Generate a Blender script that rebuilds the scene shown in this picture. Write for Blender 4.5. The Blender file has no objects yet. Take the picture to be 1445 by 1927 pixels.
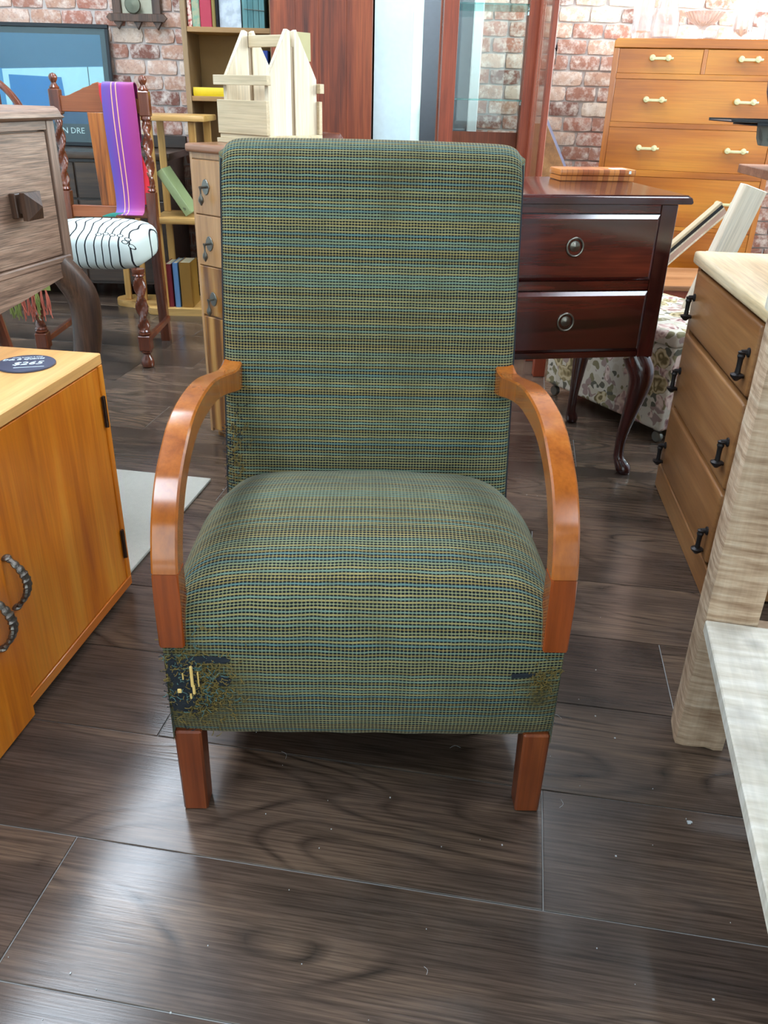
import bpy, bmesh, math, random
from mathutils import Vector, Matrix, noise
R = math.radians
PI = math.pi
SC = bpy.context.scene
COL = SC.collection
rnd = random.Random(7)

# ------------------------------------------------------------------ camera
FPX = 1530.0
PITCH, ROLL = R(27.25), R(1.526)
cam = bpy.data.cameras.new('camera')
cam.sensor_fit = 'HORIZONTAL'
cam.sensor_width = 36.0
cam.lens = 36.0 * FPX / 1445.0
cam.clip_start = 0.02
co = bpy.data.objects.new('camera', cam)
COL.objects.link(co)
F = Vector((0, math.cos(PITCH), -math.sin(PITCH)))
U0 = Vector((0, math.sin(PITCH), math.cos(PITCH)))
R0 = Vector((1, 0, 0))
rr = R0 * math.cos(ROLL) + U0 * math.sin(ROLL)
uu = U0 * math.cos(ROLL) - R0 * math.sin(ROLL)
mw = Matrix((rr, uu, -F)).transposed().to_4x4()
mw.translation = (0, 0, 1.0)
co.matrix_world = mw
SC.camera = co

# ------------------------------------------------------------------ world, light, exposure
SC.view_settings.view_transform = 'Standard'
SC.view_settings.look = 'None'
SC.view_settings.gamma = 1.0
SC.view_settings.use_curve_mapping = False
SC.view_settings.exposure = 0.16
w = bpy.data.worlds.new('sky')
SC.world = w
w.use_nodes = True
w.node_tree.nodes['Background'].inputs[0].default_value = (0.72, 0.86, 1.0, 1)
w.node_tree.nodes['Background'].inputs[1].default_value = 1.6


def area(name, loc, rot, sx, sy, power, col=(1, 1, 1)):
    l = bpy.data.lights.new(name, 'AREA')
    l.shape = 'RECTANGLE'
    l.size, l.size_y, l.energy, l.color = sx, sy, power, col
    o = bpy.data.objects.new(name, l)
    o.location, o.rotation_euler = loc, rot
    COL.objects.link(o)
    return o


DAY = (0.92, 0.965, 1.0)
area('window_daylight', (2.75, 3.9, 1.75), (0, R(90), 0), 1.7, 1.5, 230, DAY)      # daylight outside the side window
area('shopfront_daylight', (0.0, -2.75, 1.55), (R(90), 0, 0), 4.4, 2.3, 65, DAY)   # daylight outside the shop front

# room extents
X0, X1, Y0, Y1, ZC = -2.6, 2.4, -2.4, 4.75, 2.85


# ------------------------------------------------------------------ node helpers
def lin(c):
    f = lambda v: (v / 12.92 if v <= 0.04045 else ((v + 0.055) / 1.055) ** 2.4)
    return tuple(f(v / 255.0) for v in c[:3]) + (1.0,)


class NT:
    def __init__(s, name):
        s.m = bpy.data.materials.new(name)
        s.m.use_nodes = True
        s.t = s.m.node_tree
        s.t.nodes.clear()
        s.out = s.t.nodes.new('ShaderNodeOutputMaterial')

    def n(s, typ, ins=None, **props):
        nd = s.t.nodes.new('ShaderNode' + typ)
        for k, v in props.items():
            setattr(nd, k, v)
        for k, v in (ins or {}).items():
            sk = nd.inputs[k]
            if hasattr(v, 'is_output'):
                s.t.links.new(v, sk)
            else:
                sk.default_value = v
        return nd

    def math(s, op, a, b=None, c=None):
        d = {0: a}
        if b is not None:
            d[1] = b
        if c is not None:
            d[2] = c
        return s.n('Math', d, operation=op).outputs[0]

    def mix(s, fac, a, b, mode='MIX'):
        nd = s.n('Mix', {0: fac, 6: a, 7: b}, data_type='RGBA', blend_type=mode)
        return nd.outputs[2]

    def ramp(s, fac, stops, interp='LINEAR'):
        nd = s.n('ValToRGB', {0: fac})
        cr = nd.color_ramp
        cr.interpolation = interp
        while len(cr.elements) < len(stops):
            cr.elements.new(0.5)
        for e, (p, c) in zip(cr.elements, stops):
            e.position = p
            e.color = c if len(c) == 4 else tuple(c) + (1,)
        return nd.outputs[0]

    def bsdf(s, **k):
        p = s.n('BsdfPrincipled', {kk.replace('_', ' '): v for kk, v in k.items()})
        s.t.links.new(p.outputs[0], s.out.inputs[0])
        return p

    def bump(s, h, strength, dist):
        return s.n('Bump', {'Height': h, 'Strength': strength, 'Distance': dist}).outputs[0]


def plain(name, c, rough=0.5, metal=0.0, coat=0.0, spec=0.5, em=None, bump=0.0, bscale=200):
    t = NT(name)
    tc = t.n('TexCoord').outputs['Object']
    nz = t.n('TexNoise', {'Vector': tc, 'Scale': bscale * 0.2, 'Detail': 4.0}).outputs[0]
    lo = tuple(v * 0.86 for v in lin(c)[:3]) + (1,)
    col = t.mix(nz, lo, lin(c))
    k = dict(Base_Color=col, Roughness=rough, Metallic=metal, Coat_Weight=coat, Specular_IOR_Level=spec)
    if bump:
        h = t.n('TexNoise', {'Vector': tc, 'Scale': float(bscale), 'Detail': 3.0}).outputs[0]
        k['Normal'] = t.bump(h, bump, 0.002)
    if em:
        k['Emission_Color'] = lin(em[0])
        k['Emission_Strength'] = em[1]
    t.bsdf(**k)
    return t.m


def wood(name, dark, mid, light, axis='z', scale=1.0, rough=0.35, coat=0.0, contrast=0.5, fibre=0.5, bump=0.15,
         knots=0.0, rand=True, ring=0.0):
    """Grain stretched along one local axis, with streaks, fibres and optional knots."""
    t = NT(name)
    tc = t.n('TexCoord').outputs['Object']
    if rand:
        rv = t.n('ObjectInfo').outputs['Random']
        off = t.n('CombineXYZ', {0: t.math('MULTIPLY', rv, 7.3), 1: t.math('MULTIPLY', rv, 3.1), 2: t.math('MULTIPLY', rv, 5.7)})
        tc = t.n('VectorMath', {0: tc, 1: off.outputs[0]}, operation='ADD').outputs[0]
    def sc(a, b):
        v = [b * scale] * 3
        v['xyz'.index(axis)] = a * scale
        return t.n('Mapping', {'Vector': tc, 'Scale': tuple(v)}).outputs[0]
    n1 = t.n('TexNoise', {'Vector': sc(1.3, 11), 'Scale': 1.0, 'Detail': 5.0, 'Roughness': 0.55, 'Distortion': 0.9}).outputs[0]
    n2 = t.n('TexNoise', {'Vector': sc(5, 170), 'Scale': 1.0, 'Detail': 3.0, 'Roughness': 0.6}).outputs[0]
    n3 = t.n('TexNoise', {'Vector': sc(2.2, 42), 'Scale': 1.0, 'Detail': 4.0, 'Roughness': 0.6, 'Distortion': 0.4}).outputs[0]
    a = 0.5 - 0.28 * (1 - contrast) - 0.06
    b = 0.5 + 0.28 * (1 - contrast) + 0.06
    f = t.math('ADD', t.math('MULTIPLY', n1, 0.62), t.math('MULTIPLY', n3, 0.38))
    if ring:
        wv = t.n('TexWave', {'Vector': sc(0.8, 6.0), 'Scale': ring, 'Distortion': 7.0, 'Detail': 2.0, 'Detail Scale': 0.8}).outputs[1]
        f = t.math('ADD', t.math('MULTIPLY', f, 0.72), t.math('MULTIPLY', wv, 0.28))
    col = t.ramp(f, [(max(0.02, a), lin(dark)), (0.5, lin(mid)), (min(0.98, b), lin(light))])
    fm = t.n('MapRange', {0: n2, 1: 0.36, 2: 0.6, 3: 1.0 - 0.55 * fibre, 4: 1.0}).outputs[0]
    col = t.mix(1.0, col, t.n('CombineXYZ', {0: fm, 1: fm, 2: fm}).outputs[0], 'MULTIPLY')
    if knots:
        vo = t.n('TexVoronoi', {'Vector': sc(3.0, 7), 'Scale': knots})
        kf = t.n('MapRange', {0: vo.outputs['Distance'], 1: 0.03, 2: 0.16, 3: 0.75, 4: 0.0}).outputs[0]
        col = t.mix(kf, col, lin(tuple(v * 0.45 for v in dark)))
    k = dict(Base_Color=col, Roughness=rough, Coat_Weight=coat, Coat_Roughness=0.12)
    if bump:
        k['Normal'] = t.bump(n2, bump, 0.0012)
    t.bsdf(**k)
    return t.m


# ------------------------------------------------------------------ mesh helpers
class B:
    def __init__(s):
        s.bm = bmesh.new()
        s.uv = s.bm.loops.layers.uv.new('UVMap')

    def _bev(s, vs, bev, seg=1):
        if bev > 0:
            es = {e for v in vs for e in v.link_edges}
            bmesh.ops.bevel(s.bm, geom=list(es), offset=bev, segments=seg, affect='EDGES', profile=0.6, clamp_overlap=True)

    def box(s, x0, x1, y0, y1, z0, z1, bev=0.0, m=None, seg=1, taper=None):
        P = [(x, y, z) for z in (z0, z1) for y in (y0, y1) for x in (x0, x1)]
        if taper:       # taper = (sx, sy) of the bottom face about its centre
            cx, cy = (x0 + x1) / 2, (y0 + y1) / 2
            P = [((cx + (x - cx) * taper[0], cy + (y - cy) * taper[1], z) if z == z0 else (x, y, z)) for x, y, z in P]
        vs = [s.bm.verts.new((m @ Vector(p)) if m else p) for p in P]
        for q in ((0, 2, 3, 1), (4, 5, 7, 6), (0, 1, 5, 4), (2, 6, 7, 3), (0, 4, 6, 2), (1, 3, 7, 5)):
            s.bm.faces.new([vs[i] for i in q])
        s._bev(vs, bev, seg)
        return s

    def prism(s, pts, axis, a0, a1, bev=0.0, m=None, seg=1):
        """polygon of 2-D points extruded along an axis ('x': pts are (y,z); 'y': (x,z); 'z': (x,y))"""
        def mk(p, a):
            v = {'x': (a, p[0], p[1]), 'y': (p[0], a, p[1]), 'z': (p[0], p[1], a)}[axis]
            return s.bm.verts.new((m @ Vector(v)) if m else v)
        A = [mk(p, a0) for p in pts]
        C = [mk(p, a1) for p in pts]
        n = len(pts)
        s.bm.faces.new(A)
        s.bm.faces.new(C[::-1])
        for i in range(n):
            j = (i + 1) % n
            s.bm.faces.new((A[j], A[i], C[i], C[j]))
        if bev:
            es = [e for e in s.bm.edges if (e.verts[0] in A and e.verts[1] in A) or (e.verts[0] in C and e.verts[1] in C)]
            As, Cs = set(A), set(C)
            es = [e for e in {e for v in A + C for e in v.link_edges} if (set(e.verts) <= As or set(e.verts) <= Cs)]
            bmesh.ops.bevel(s.bm, geom=es, offset=bev, segments=seg, affect='EDGES', profile=0.6, clamp_overlap=True)
        return s

    def tube(s, pts, r, seg=8, cap=True, m=None, flat=(1, 1), closed=False, phase=0.0):
        pts = [Vector(p) for p in pts]
        n = len(pts)
        rs = r if isinstance(r, (list, tuple)) else [r] * n
        rings = []
        up = None
        for i, p in enumerate(pts):
            if closed:
                d = pts[(i + 1) % n] - pts[i - 1]
            else:
                d = pts[min(i + 1, n - 1)] - pts[max(i - 1, 0)]
            d.normalize()
            if up is None:
                up = Vector((0, 0, 1)) if abs(d.z) < 0.9 else Vector((0, 1, 0))
            a = d.cross(up)
            if a.length < 1e-5:
                a = d.cross(Vector((1, 0, 0)))
            a.normalize()
            b = a.cross(d).normalized()
            up = b
            ring = []
            for k in range(seg):
                t = 2 * PI * k / seg + phase
                v = p + a * (math.cos(t) * rs[i] * flat[0]) + b * (math.sin(t) * rs[i] * flat[1])
                ring.append(s.bm.verts.new((m @ v) if m else v))
            rings.append(ring)
        for i in range(n if closed else n - 1):
            A, C = rings[i], rings[(i + 1) % n]
            for k in range(seg):
                l = (k + 1) % seg
                s.bm.faces.new((A[k], A[l], C[l], C[k]))
        if cap and not closed:
            s.bm.faces.new(rings[0][::-1])
            s.bm.faces.new(rings[-1])
        return s

    def lathe(s, prof, seg=16, c=(0, 0, 0), m=None, rfun=None):
        rings = []
        for (r, z) in prof:
            ring = []
            for k in range(seg):
                t = 2 * PI * k / seg
                q = r * (rfun(t, z) if rfun else 1.0)
                v = Vector((c[0] + q * math.cos(t), c[1] + q * math.sin(t), c[2] + z))
                ring.append(s.bm.verts.new((m @ v) if m else v))
            rings.append(ring)
        for i in range(len(rings) - 1):
            A, C = rings[i], rings[i + 1]
            for k in range(seg):
                l = (k + 1) % seg
                s.bm.faces.new((A[k], A[l], C[l], C[k]))
        if prof[0][0] > 1e-4:
            s.bm.faces.new(rings[0][::-1])
        if prof[-1][0] > 1e-4:
            s.bm.faces.new(rings[-1])
        return s

    def grid(s, rows, uvs=None, closed=False):
        V = [[s.bm.verts.new(p) for p in r] for r in rows]
        for i in range(len(V) - 1):
            for j in range(len(V[0]) - 1):
                try:
                    f = s.bm.faces.new((V[i][j], V[i][j + 1], V[i + 1][j + 1], V[i + 1][j]))
                except ValueError:
                    continue
                if uvs:
                    for lp, (a, b) in zip(f.loops, ((i, j), (i, j + 1), (i + 1, j + 1), (i + 1, j))):
                        lp[s.uv].uv = uvs[a][b]
        return s

    def mesh(s, name, mat, smooth=35, fixn=True):
        if fixn:
            bmesh.ops.recalc_face_normals(s.bm, faces=s.bm.faces[:])
        me = bpy.data.meshes.new(name)
        s.bm.to_mesh(me)
        s.bm.free()
        if mat:
            me.materials.append(mat)
        if smooth:
            me.polygons.foreach_set('use_smooth', [True] * len(me.polygons))
            me.set_sharp_from_angle(angle=R(smooth))
        return me

    def build(s, name, mat, parent=None, smooth=35, fixn=True):
        return link(name, s.mesh(name, mat, smooth, fixn), parent)


def link(name, me, parent=None):
    o = bpy.data.objects.new(name, me)
    COL.objects.link(o)
    if parent:
        o.parent = parent
    return o


def thing(name, label, cat, loc=(0, 0, 0), rz=0.0, group=None):
    o = bpy.data.objects.new(name, None)
    COL.objects.link(o)
    o.empty_display_size = 0.1
    o.location = loc
    o.rotation_euler = (0, 0, R(rz))
    return tag(o, label, cat, group)


def tag(o, label, cat, group=None):
    o['label'] = label
    o['category'] = cat
    if group:
        o['group'] = group
    return o


def struct(o):
    o['kind'] = 'structure'
    return o


def stuff(o):
    o['kind'] = 'stuff'
    return o


def box(name, mat, parent, *a, bev=0.0, **k):
    return B().box(*a, bev=bev, **k).build(name, mat, parent)


def text(name, body, mat, parent, loc, rot, size, shear=0.0, align='CENTER', ext=0.0003):
    c = bpy.data.curves.new(name, 'FONT')
    c.body, c.size, c.shear, c.align_x, c.align_y = body, size, shear, align, 'CENTER'
    c.extrude = ext
    c.resolution_u = 2
    tmp = bpy.data.objects.new(name, c)
    me = bpy.data.meshes.new_from_object(tmp)
    bpy.data.objects.remove(tmp)
    me.materials.append(mat)
    o = link(name, me, parent)
    o.location, o.rotation_euler = loc, rot
    return o


def smooth_path(pts, n=6, closed=False):
    """Catmull-Rom through points"""
    P = [Vector(p) for p in pts]
    out = []
    L = len(P)
    rng = range(L) if closed else range(L - 1)
    for i in rng:
        if closed:
            a, b, c, d = P[i - 1], P[i], P[(i + 1) % L], P[(i + 2) % L]
        else:
            a, b, c, d = P[max(i - 1, 0)], P[i], P[i + 1], P[min(i + 2, L - 1)]
        for k in range(n):
            t = k / n
            out.append(0.5 * ((2 * b) + (c - a) * t + (2 * a - 5 * b + 4 * c - d) * t * t + (3 * b - a - 3 * c + d) * t ** 3))
    if not closed:
        out.append(P[-1])
    return out


def lerp_list(vals, n=6):
    return [v.x for v in smooth_path([(v, 0, 0) for v in vals], n)]


# ------------------------------------------------------------------ materials
def make_floor_mat():
    t = NT('dark_oak_plank')
    tc = t.n('TexCoord').outputs['Object']
    rv = t.n('ObjectInfo').outputs['Random']
    off = t.n('CombineXYZ', {0: t.math('MULTIPLY', rv, 17.0), 1: t.math('MULTIPLY', rv, 9.0), 2: 0.0})
    p = t.n('VectorMath', {0: tc, 1: off.outputs[0]}, operation='ADD').outputs[0]
    mp = lambda a, b: t.n('Mapping', {'Vector': p, 'Scale': (a, b, b)}).outputs[0]
    big = t.n('TexNoise', {'Vector': mp(1.6, 6.0), 'Scale': 1.0, 'Detail': 3.0, 'Distortion': 0.6}).outputs[0]
    # cathedral rings: contour lines of a stretched noise
    hgt = t.n('TexNoise', {'Vector': mp(1.5, 5.2), 'Scale': 1.0, 'Detail': 1.5, 'Roughness': 0.35, 'Distortion': 0.25}).outputs[0]
    ring = t.math('PINGPONG', t.math('MULTIPLY', hgt, 30.0), 1.0)
    ring = t.n('MapRange', {0: ring, 1: 0.0, 2: 0.45, 3: 0.0, 4: 1.0}).outputs[0]
    wob = t.n('TexNoise', {'Vector': mp(8, 30), 'Scale': 1.0, 'Detail': 3.0}).outputs[0]
    zone = t.n('MapRange', {0: big, 1: 0.42, 2: 0.60, 3: 0.15, 4: 1.0}).outputs[0]
    fib = t.n('TexNoise', {'Vector': mp(7, 260), 'Scale': 1.0, 'Detail': 3.0, 'Roughness': 0.65}).outputs[0]
    base = t.ramp(big, [(0.32, lin((60, 49, 43))), (0.5, lin((88, 71, 60))), (0.68, lin((112, 91, 75)))])
    tint = t.n('MapRange', {0: rv, 1: 0.0, 2: 1.0, 3: 0.72, 4: 1.12}).outputs[0]
    base = t.mix(1.0, base, t.n('CombineXYZ', {0: tint, 1: tint, 2: tint}).outputs[0], 'MULTIPLY')
    dk = t.math('MULTIPLY', t.math('SUBTRACT', 1.0, ring), t.math('MULTIPLY', zone, t.n('MapRange', {0: wob, 1: 0.3, 2: 0.65, 3: 0.2, 4: 1.0}).outputs[0]))
    col = t.mix(t.math('MULTIPLY', dk, 0.9), base, lin((22, 17, 16)))
    fm = t.n('MapRange', {0: fib, 1: 0.36, 2: 0.62, 3: 0.55, 4: 1.18}).outputs[0]
    col = t.mix(1.0, col, t.n('CombineXYZ', {0: fm, 1: fm, 2: fm}).outputs[0], 'MULTIPLY')
    # fine dust and scuffs
    dust = t.n('TexNoise', {'Vector': t.n('Mapping', {'Vector': p, 'Scale': (9, 9, 9)}).outputs[0], 'Scale': 1.0, 'Detail': 6.0, 'Roughness': 0.7}).outputs[0]
    col = t.mix(t.n('MapRange', {0: dust, 1: 0.5, 2: 0.85, 3: 0.0, 4: 0.10}).outputs[0], col, lin((120, 118, 116)))
    h = t.math('ADD', t.math('MULTIPLY', dk, -0.6), t.math('MULTIPLY', fib, 0.5))
    rz_ = t.n('TexNoise', {'Vector': p, 'Scale': 4.0, 'Detail': 2.0}).outputs[0]
    ro = t.n('MapRange', {0: rz_, 1: 0.3, 2: 0.75, 3: 0.16, 4: 0.255}).outputs[0]
    t.bsdf(Base_Color=col, Roughness=ro, Specular_IOR_Level=0.5, Normal=t.bump(h, 0.22, 0.0012))
    return t.m


def make_fabric_mat(name='woven_fabric', torn=True):
    """UV in metres: rows of teal / olive / brown weft over a dark warp, with a light warp thread."""
    t = NT(name)
    uv = t.n('TexCoord').outputs['UV']
    nz = t.n('TexNoise', {'Vector': uv, 'Scale': 60.0, 'Detail': 2.0}).outputs[1]
    nz = t.n('VectorMath', {0: nz, 1: (0.5, 0.5, 0.5)}, operation='SUBTRACT').outputs[0]
    nz = t.n('VectorMath', {0: nz, 'Scale': 0.0016}, operation='SCALE').outputs[0]
    p = t.n('VectorMath', {0: uv, 1: nz}, operation='ADD').outputs[0]
    sp = t.n('SeparateXYZ', {0: p})
    U, V = t.math('MULTIPLY', sp.outputs[0], 1 / 0.0054), t.math('MULTIPLY', sp.outputs[1], 1 / 0.0048)
    iv = t.math('FLOOR', V)
    fu, fv = t.math('FRACT', U), t.math('FRACT', V)
    wn = t.n('TexWhiteNoise', {'W': iv}, noise_dimensions='1D').outputs[0]
    band = t.n('TexNoise', {'W': t.math('MULTIPLY', iv, 0.23), 'Scale': 1.0, 'Detail': 2.0}, noise_dimensions='1D').outputs[0]
    par = t.math('MODULO', iv, 2.0)
    sel = t.math('ADD', t.math('ADD', t.math('MULTIPLY', wn, 0.42), t.math('MULTIPLY', t.math('ABSOLUTE', par), 0.34)), t.math('MULTIPLY', band, 0.26))
    row = t.ramp(sel, [(0.0, lin((80, 112, 112))), (0.20, lin((104, 128, 114))), (0.36, lin((122, 126, 94))), (0.50, lin((146, 130, 82))), (0.68, lin((126, 106, 60))),
                       (0.86, lin((90, 86, 62)))], 'CONSTANT')
    vary = t.n('TexNoise', {'Vector': p, 'Scale': 30.0, 'Detail': 3.0}).outputs[0]
    row = t.mix(t.n('MapRange', {0: vary, 1: 0.3, 2: 0.7, 3: 0.0, 4: 0.45}).outputs[0], row, lin((94, 92, 60)))
    # weft bead: wide ellipse in each cell
    du = t.math('ABSOLUTE', t.math('SUBTRACT', fu, 0.5))
    dv = t.math('ABSOLUTE', t.math('SUBTRACT', fv, 0.5))
    bead = t.math('ADD', t.math('MULTIPLY', t.math('MULTIPLY', du, du), 2.6), t.math('MULTIPLY', t.math('MULTIPLY', dv, dv), 4.6))
    bead = t.n('MapRange', {0: bead, 1: 0.62, 2: 0.95, 3: 1.0, 4: 0.0}).outputs[0]
    gap = t.n('MapRange', {0: t.math('ADD', dv, t.math('MULTIPLY', t.math('SUBTRACT', 0.5, du), t.n('MapRange', {0: wn, 1: 0.3, 2: 0.7, 3: 0.28, 4: 0.54}).outputs[0])), 1: 0.32, 2: 0.43, 3: 1.0, 4: 0.0}).outputs[0]
    warp = t.n('MapRange', {0: du, 1: 0.36, 2: 0.45, 3: 0.0, 4: 1.0}).outputs[0]
    dark = lin((14, 20, 26))
    col = t.mix(t.math('MULTIPLY', gap, 1.0), dark, row)
    wc = t.mix(wn, lin((110, 122, 102)), lin((138, 126, 84)))
    col = t.mix(t.math('MULTIPLY', warp, 0.68), col, wc)
    hgt = t.math('ADD', t.math('MULTIPLY', gap, 0.7), t.math('MULTIPLY', warp, 0.5))
    # dirt and worn, felted areas
    d1 = t.n('TexNoise', {'Vector': uv, 'Scale': 7.0, 'Detail': 4.0}).outputs[0]
    col = t.mix(t.n('MapRange', {0: d1, 1: 0.5, 2: 0.8, 3: 0.0, 4: 0.4}).outputs[0], col, lin((62, 56, 34)))
    if torn:
        wz = t.n('TexNoise', {'Vector': uv, 'Scale': 22.0, 'Detail': 4.0}).outputs[1]
        wz = t.n('VectorMath', {0: t.n('VectorMath', {0: wz, 1: (0.5, 0.5, 0.5)}, operation='SUBTRACT').outputs[0], 'Scale': 0.07}, operation='SCALE').outputs[0]
        q = t.n('VectorMath', {0: uv, 1: wz}, operation='ADD').outputs[0]
        def spot(cx, cy, sx, sy, r0, r1):
            v = t.n('VectorMath', {0: q, 1: (cx, cy, 0)}, operation='SUBTRACT').outputs[0]
            v = t.n('VectorMath', {0: v, 1: (1 / sx, 1 / sy, 0)}, operation='MULTIPLY').outputs[0]
            return t.n('MapRange', {0: t.n('VectorMath', {0: v}, operation='LENGTH').outputs['Value'], 1: r0, 2: r1, 3: 1.0, 4: 0.0}).outputs[0]
        felt = t.n('TexNoise', {'Vector': uv, 'Scale': 240.0, 'Detail': 3.0}).outputs[0]
        fc = t.ramp(felt, [(0.3, lin((28, 30, 24))), (0.5, lin((72, 62, 30))), (0.68, lin((104, 86, 40)))])
        s1 = t.math('MAXIMUM', spot(-0.245, 0.105, 0.10, 0.10, 0.45, 1.05), spot(0.255, 0.105, 0.03, 0.04, 0.3, 1.2))
        col = t.mix(t.math('MULTIPLY', s1, 0.9), col, fc)
    t.bsdf(Base_Color=col, Roughness=0.9, Specular_IOR_Level=0.15, Sheen_Weight=0.08, Sheen_Roughness=0.5,
           Normal=t.bump(hgt, 0.6, 0.0015))
    return t.m


def make_brick_mat():
    t = NT('weathered_brick')
    tc = t.n('TexCoord').outputs['Object']
    rv = t.n('ObjectInfo').outputs['Random']
    off = t.n('CombineXYZ', {0: t.math('MULTIPLY', rv, 31.0), 1: 0.0, 2: t.math('MULTIPLY', rv, 11.0)})
    p = t.n('VectorMath', {0: tc, 1: off.outputs[0]}, operation='ADD').outputs[0]
    base = t.ramp(rv, [(0.0, lin((166, 114, 96))), (0.2, lin((188, 144, 122))), (0.4, lin((130, 86, 74))), (0.52, lin((204, 166, 146))),
                       (0.72, lin((174, 116, 98))), (0.88, lin((212, 186, 166)))], 'CONSTANT')
    n1 = t.n('TexNoise', {'Vector': p, 'Scale': 22.0, 'Detail': 6.0, 'Roughness': 0.7}).outputs[0]
    n2 = t.n('TexNoise', {'Vector': p, 'Scale': 55.0, 'Detail': 5.0, 'Roughness': 0.7}).outputs[0]
    col = t.mix(t.n('MapRange', {0: n1, 1: 0.45, 2: 0.68, 3: 0.0, 4: 0.85}).outputs[0], base, lin((236, 220, 208)))
    col = t.mix(t.n('MapRange', {0: n2, 1: 0.5, 2: 0.75, 3: 0.0, 4: 0.6}).outputs[0], col, lin((128, 78, 70)))
    t.bsdf(Base_Color=col, Roughness=0.8, Specular_IOR_Level=0.3, Normal=t.bump(n2, 0.5, 0.004))
    return t.m


def pane_mat(name, tint=(0.93, 0.98, 0.96), refl=0.12):
    t = NT(name)
    fr = t.n('Fresnel', {'IOR': 1.45}).outputs[0]
    tr = t.n('BsdfTransparent', {'Color': tint + (1,)}).outputs[0]
    gl = t.n('BsdfGlossy', {'Color': (1, 1, 1, 1), 'Roughness': 0.02}).outputs[0]
    ms = t.n('MixShader', {0: t.math('ADD', t.math('MULTIPLY', fr, 0.55), refl * 0.1), 1: tr, 2: gl}).outputs[0]
    t.t.links.new(ms, t.out.inputs[0])
    return t.m


def glass_mat(name, col=(1, 1, 1), rough=0.0):
    t = NT(name)
    g = t.n('BsdfGlass', {'Color': col + (1,), 'Roughness': rough, 'IOR': 1.45}).outputs[0]
    tr = t.n('BsdfTransparent', {'Color': (0.95, 0.97, 1.0, 1)}).outputs[0]
    t.t.links.new(t.n('MixShader', {0: 0.45, 1: g, 2: tr}).outputs[0], t.out.inputs[0])
    return t.m


M = {}
M['plank'] = make_floor_mat()
M['subfloor'] = plain('dusty_joint', (150, 148, 146), 0.9)
M['fabric'] = make_fabric_mat()
M['brick'] = make_brick_mat()
M['mortar'] = plain('pale_mortar', (200, 188, 182), 0.9, bump=0.4)
M['plaster'] = plain('white_plaster', (222, 240, 246), 0.8)
M['corner'] = plain('lit_corner_white', (252, 253, 253), 0.5)  # whiter than the plaster: window light on the rounded edge, put into colour
M['greywall'] = plain('grey_paint', (112, 116, 126), 0.6)
M['ceil'] = plain('ceiling_grey', (96, 98, 102), 0.9)
M['arm'] = wood('honey_varnish', (120, 56, 14), (160, 86, 26), (188, 112, 42), 'z', 1.0, 0.2, 0.25, 0.35, 0.25, 0.03)
M['armpost'] = wood('amber_varnish', (96, 38, 12), (142, 64, 20), (170, 88, 34), 'z', 1.0, 0.2, 0.3, 0.4, 0.3, 0.03)
M['leg'] = wood('red_brown_varnish', (66, 26, 13), (114, 52, 25), (146, 76, 38), 'z', 1.2, 0.3, 0.4, 0.5, 0.4, 0.08)
M['rearleg'] = wood('beech_frame', (110, 74, 40), (150, 108, 66), (176, 132, 86), 'z', 1, 0.5)
M['navy'] = plain('navy_thread', (20, 26, 34), 0.9)
M['olive'] = plain('olive_yarn', (112, 92, 42), 0.95)
M['tealyarn'] = plain('teal_yarn', (72, 100, 96), 0.95)
M['foam'] = plain('straw_stuffing', (222, 184, 108), 0.8)
M['dark'] = plain('black_lining_shadow', (18, 18, 20), 0.9)
M['kauri'] = wood('amber_kauri', (174, 80, 12), (212, 118, 24), (230, 152, 52), 'z', 1.0, 0.28, 0.35, 0.45, 0.22, 0.03)
M['kauri_h'] = wood('amber_kauri_rail', (168, 78, 16), (204, 110, 32), (220, 138, 56), 'y', 1.0, 0.3, 0.3, 0.4, 0.25, 0.03)
M['kauri_top'] = wood('faded_kauri_top', (206, 140, 78), (228, 168, 100), (240, 190, 126), 'y', 1.0, 0.35, 0.2, 0.4, 0.25, 0.03)
M['slate'] = plain('blue_sheen_slate', (58, 64, 88), 0.45)  # black sign; its bluish reflection is mixed into the base colour
M['chalk'] = plain('chalk', (225, 235, 240), 0.9)
M['pewter'] = plain('pewter', (120, 112, 104), 0.35, 0.9, bump=0.5, bscale=300)
M['hinge'] = plain('bronze_hinge', (74, 52, 40), 0.4, 0.8)
M['oak'] = wood('weathered_oak', (98, 70, 56), (154, 120, 100), (184, 152, 130), 'y', 2.6, 0.45, 0.0, 0.45, 1.0, 0.3)
M['oak_v'] = wood('weathered_oak_post', (84, 60, 50), (142, 112, 96), (178, 150, 132), 'z', 1.4, 0.42, 0.1, 0.5, 0.8, 0.3)
M['oak_leg'] = wood('dark_oak_leg', (42, 26, 20), (84, 58, 44), (116, 84, 64), 'z', 1.4, 0.4, 0.1, 0.5, 0.8, 0.2)
M['twist'] = wood('turned_mahogany', (56, 24, 14), (104, 50, 28), (136, 70, 40), 'z', 1.0, 0.25, 0.5, 0.4, 0.3, 0.03)
M['rail'] = wood('chair_rail_wood', (112, 54, 26), (150, 80, 42), (172, 98, 56), 'x', 1.0, 0.35, 0.2, 0.4, 0.3, 0.03)
M['splat'] = wood('striped_splat', (70, 30, 12), (176, 96, 32), (200, 122, 48), 'z', 1.2, 0.3, 0.3, 0.75, 0.4, 0.03)
M['chest_s'] = wood('pale_walnut', (146, 98, 58), (184, 136, 88), (202, 158, 110), 'z', 1.0, 0.3, 0.3, 0.35, 0.3, 0.03)
M['chest_b'] = wood('burr_walnut', (112, 66, 24), (162, 108, 48), (192, 140, 74), 'z', 1.6, 0.25, 0.4, 0.7, 0.3, 0.03, ring=0.6)
M['chest_top'] = wood('walnut_edge', (120, 74, 48), (154, 104, 72), (180, 132, 96), 'x', 1.0, 0.3, 0.3, 0.4, 0.3, 0.03)
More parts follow.
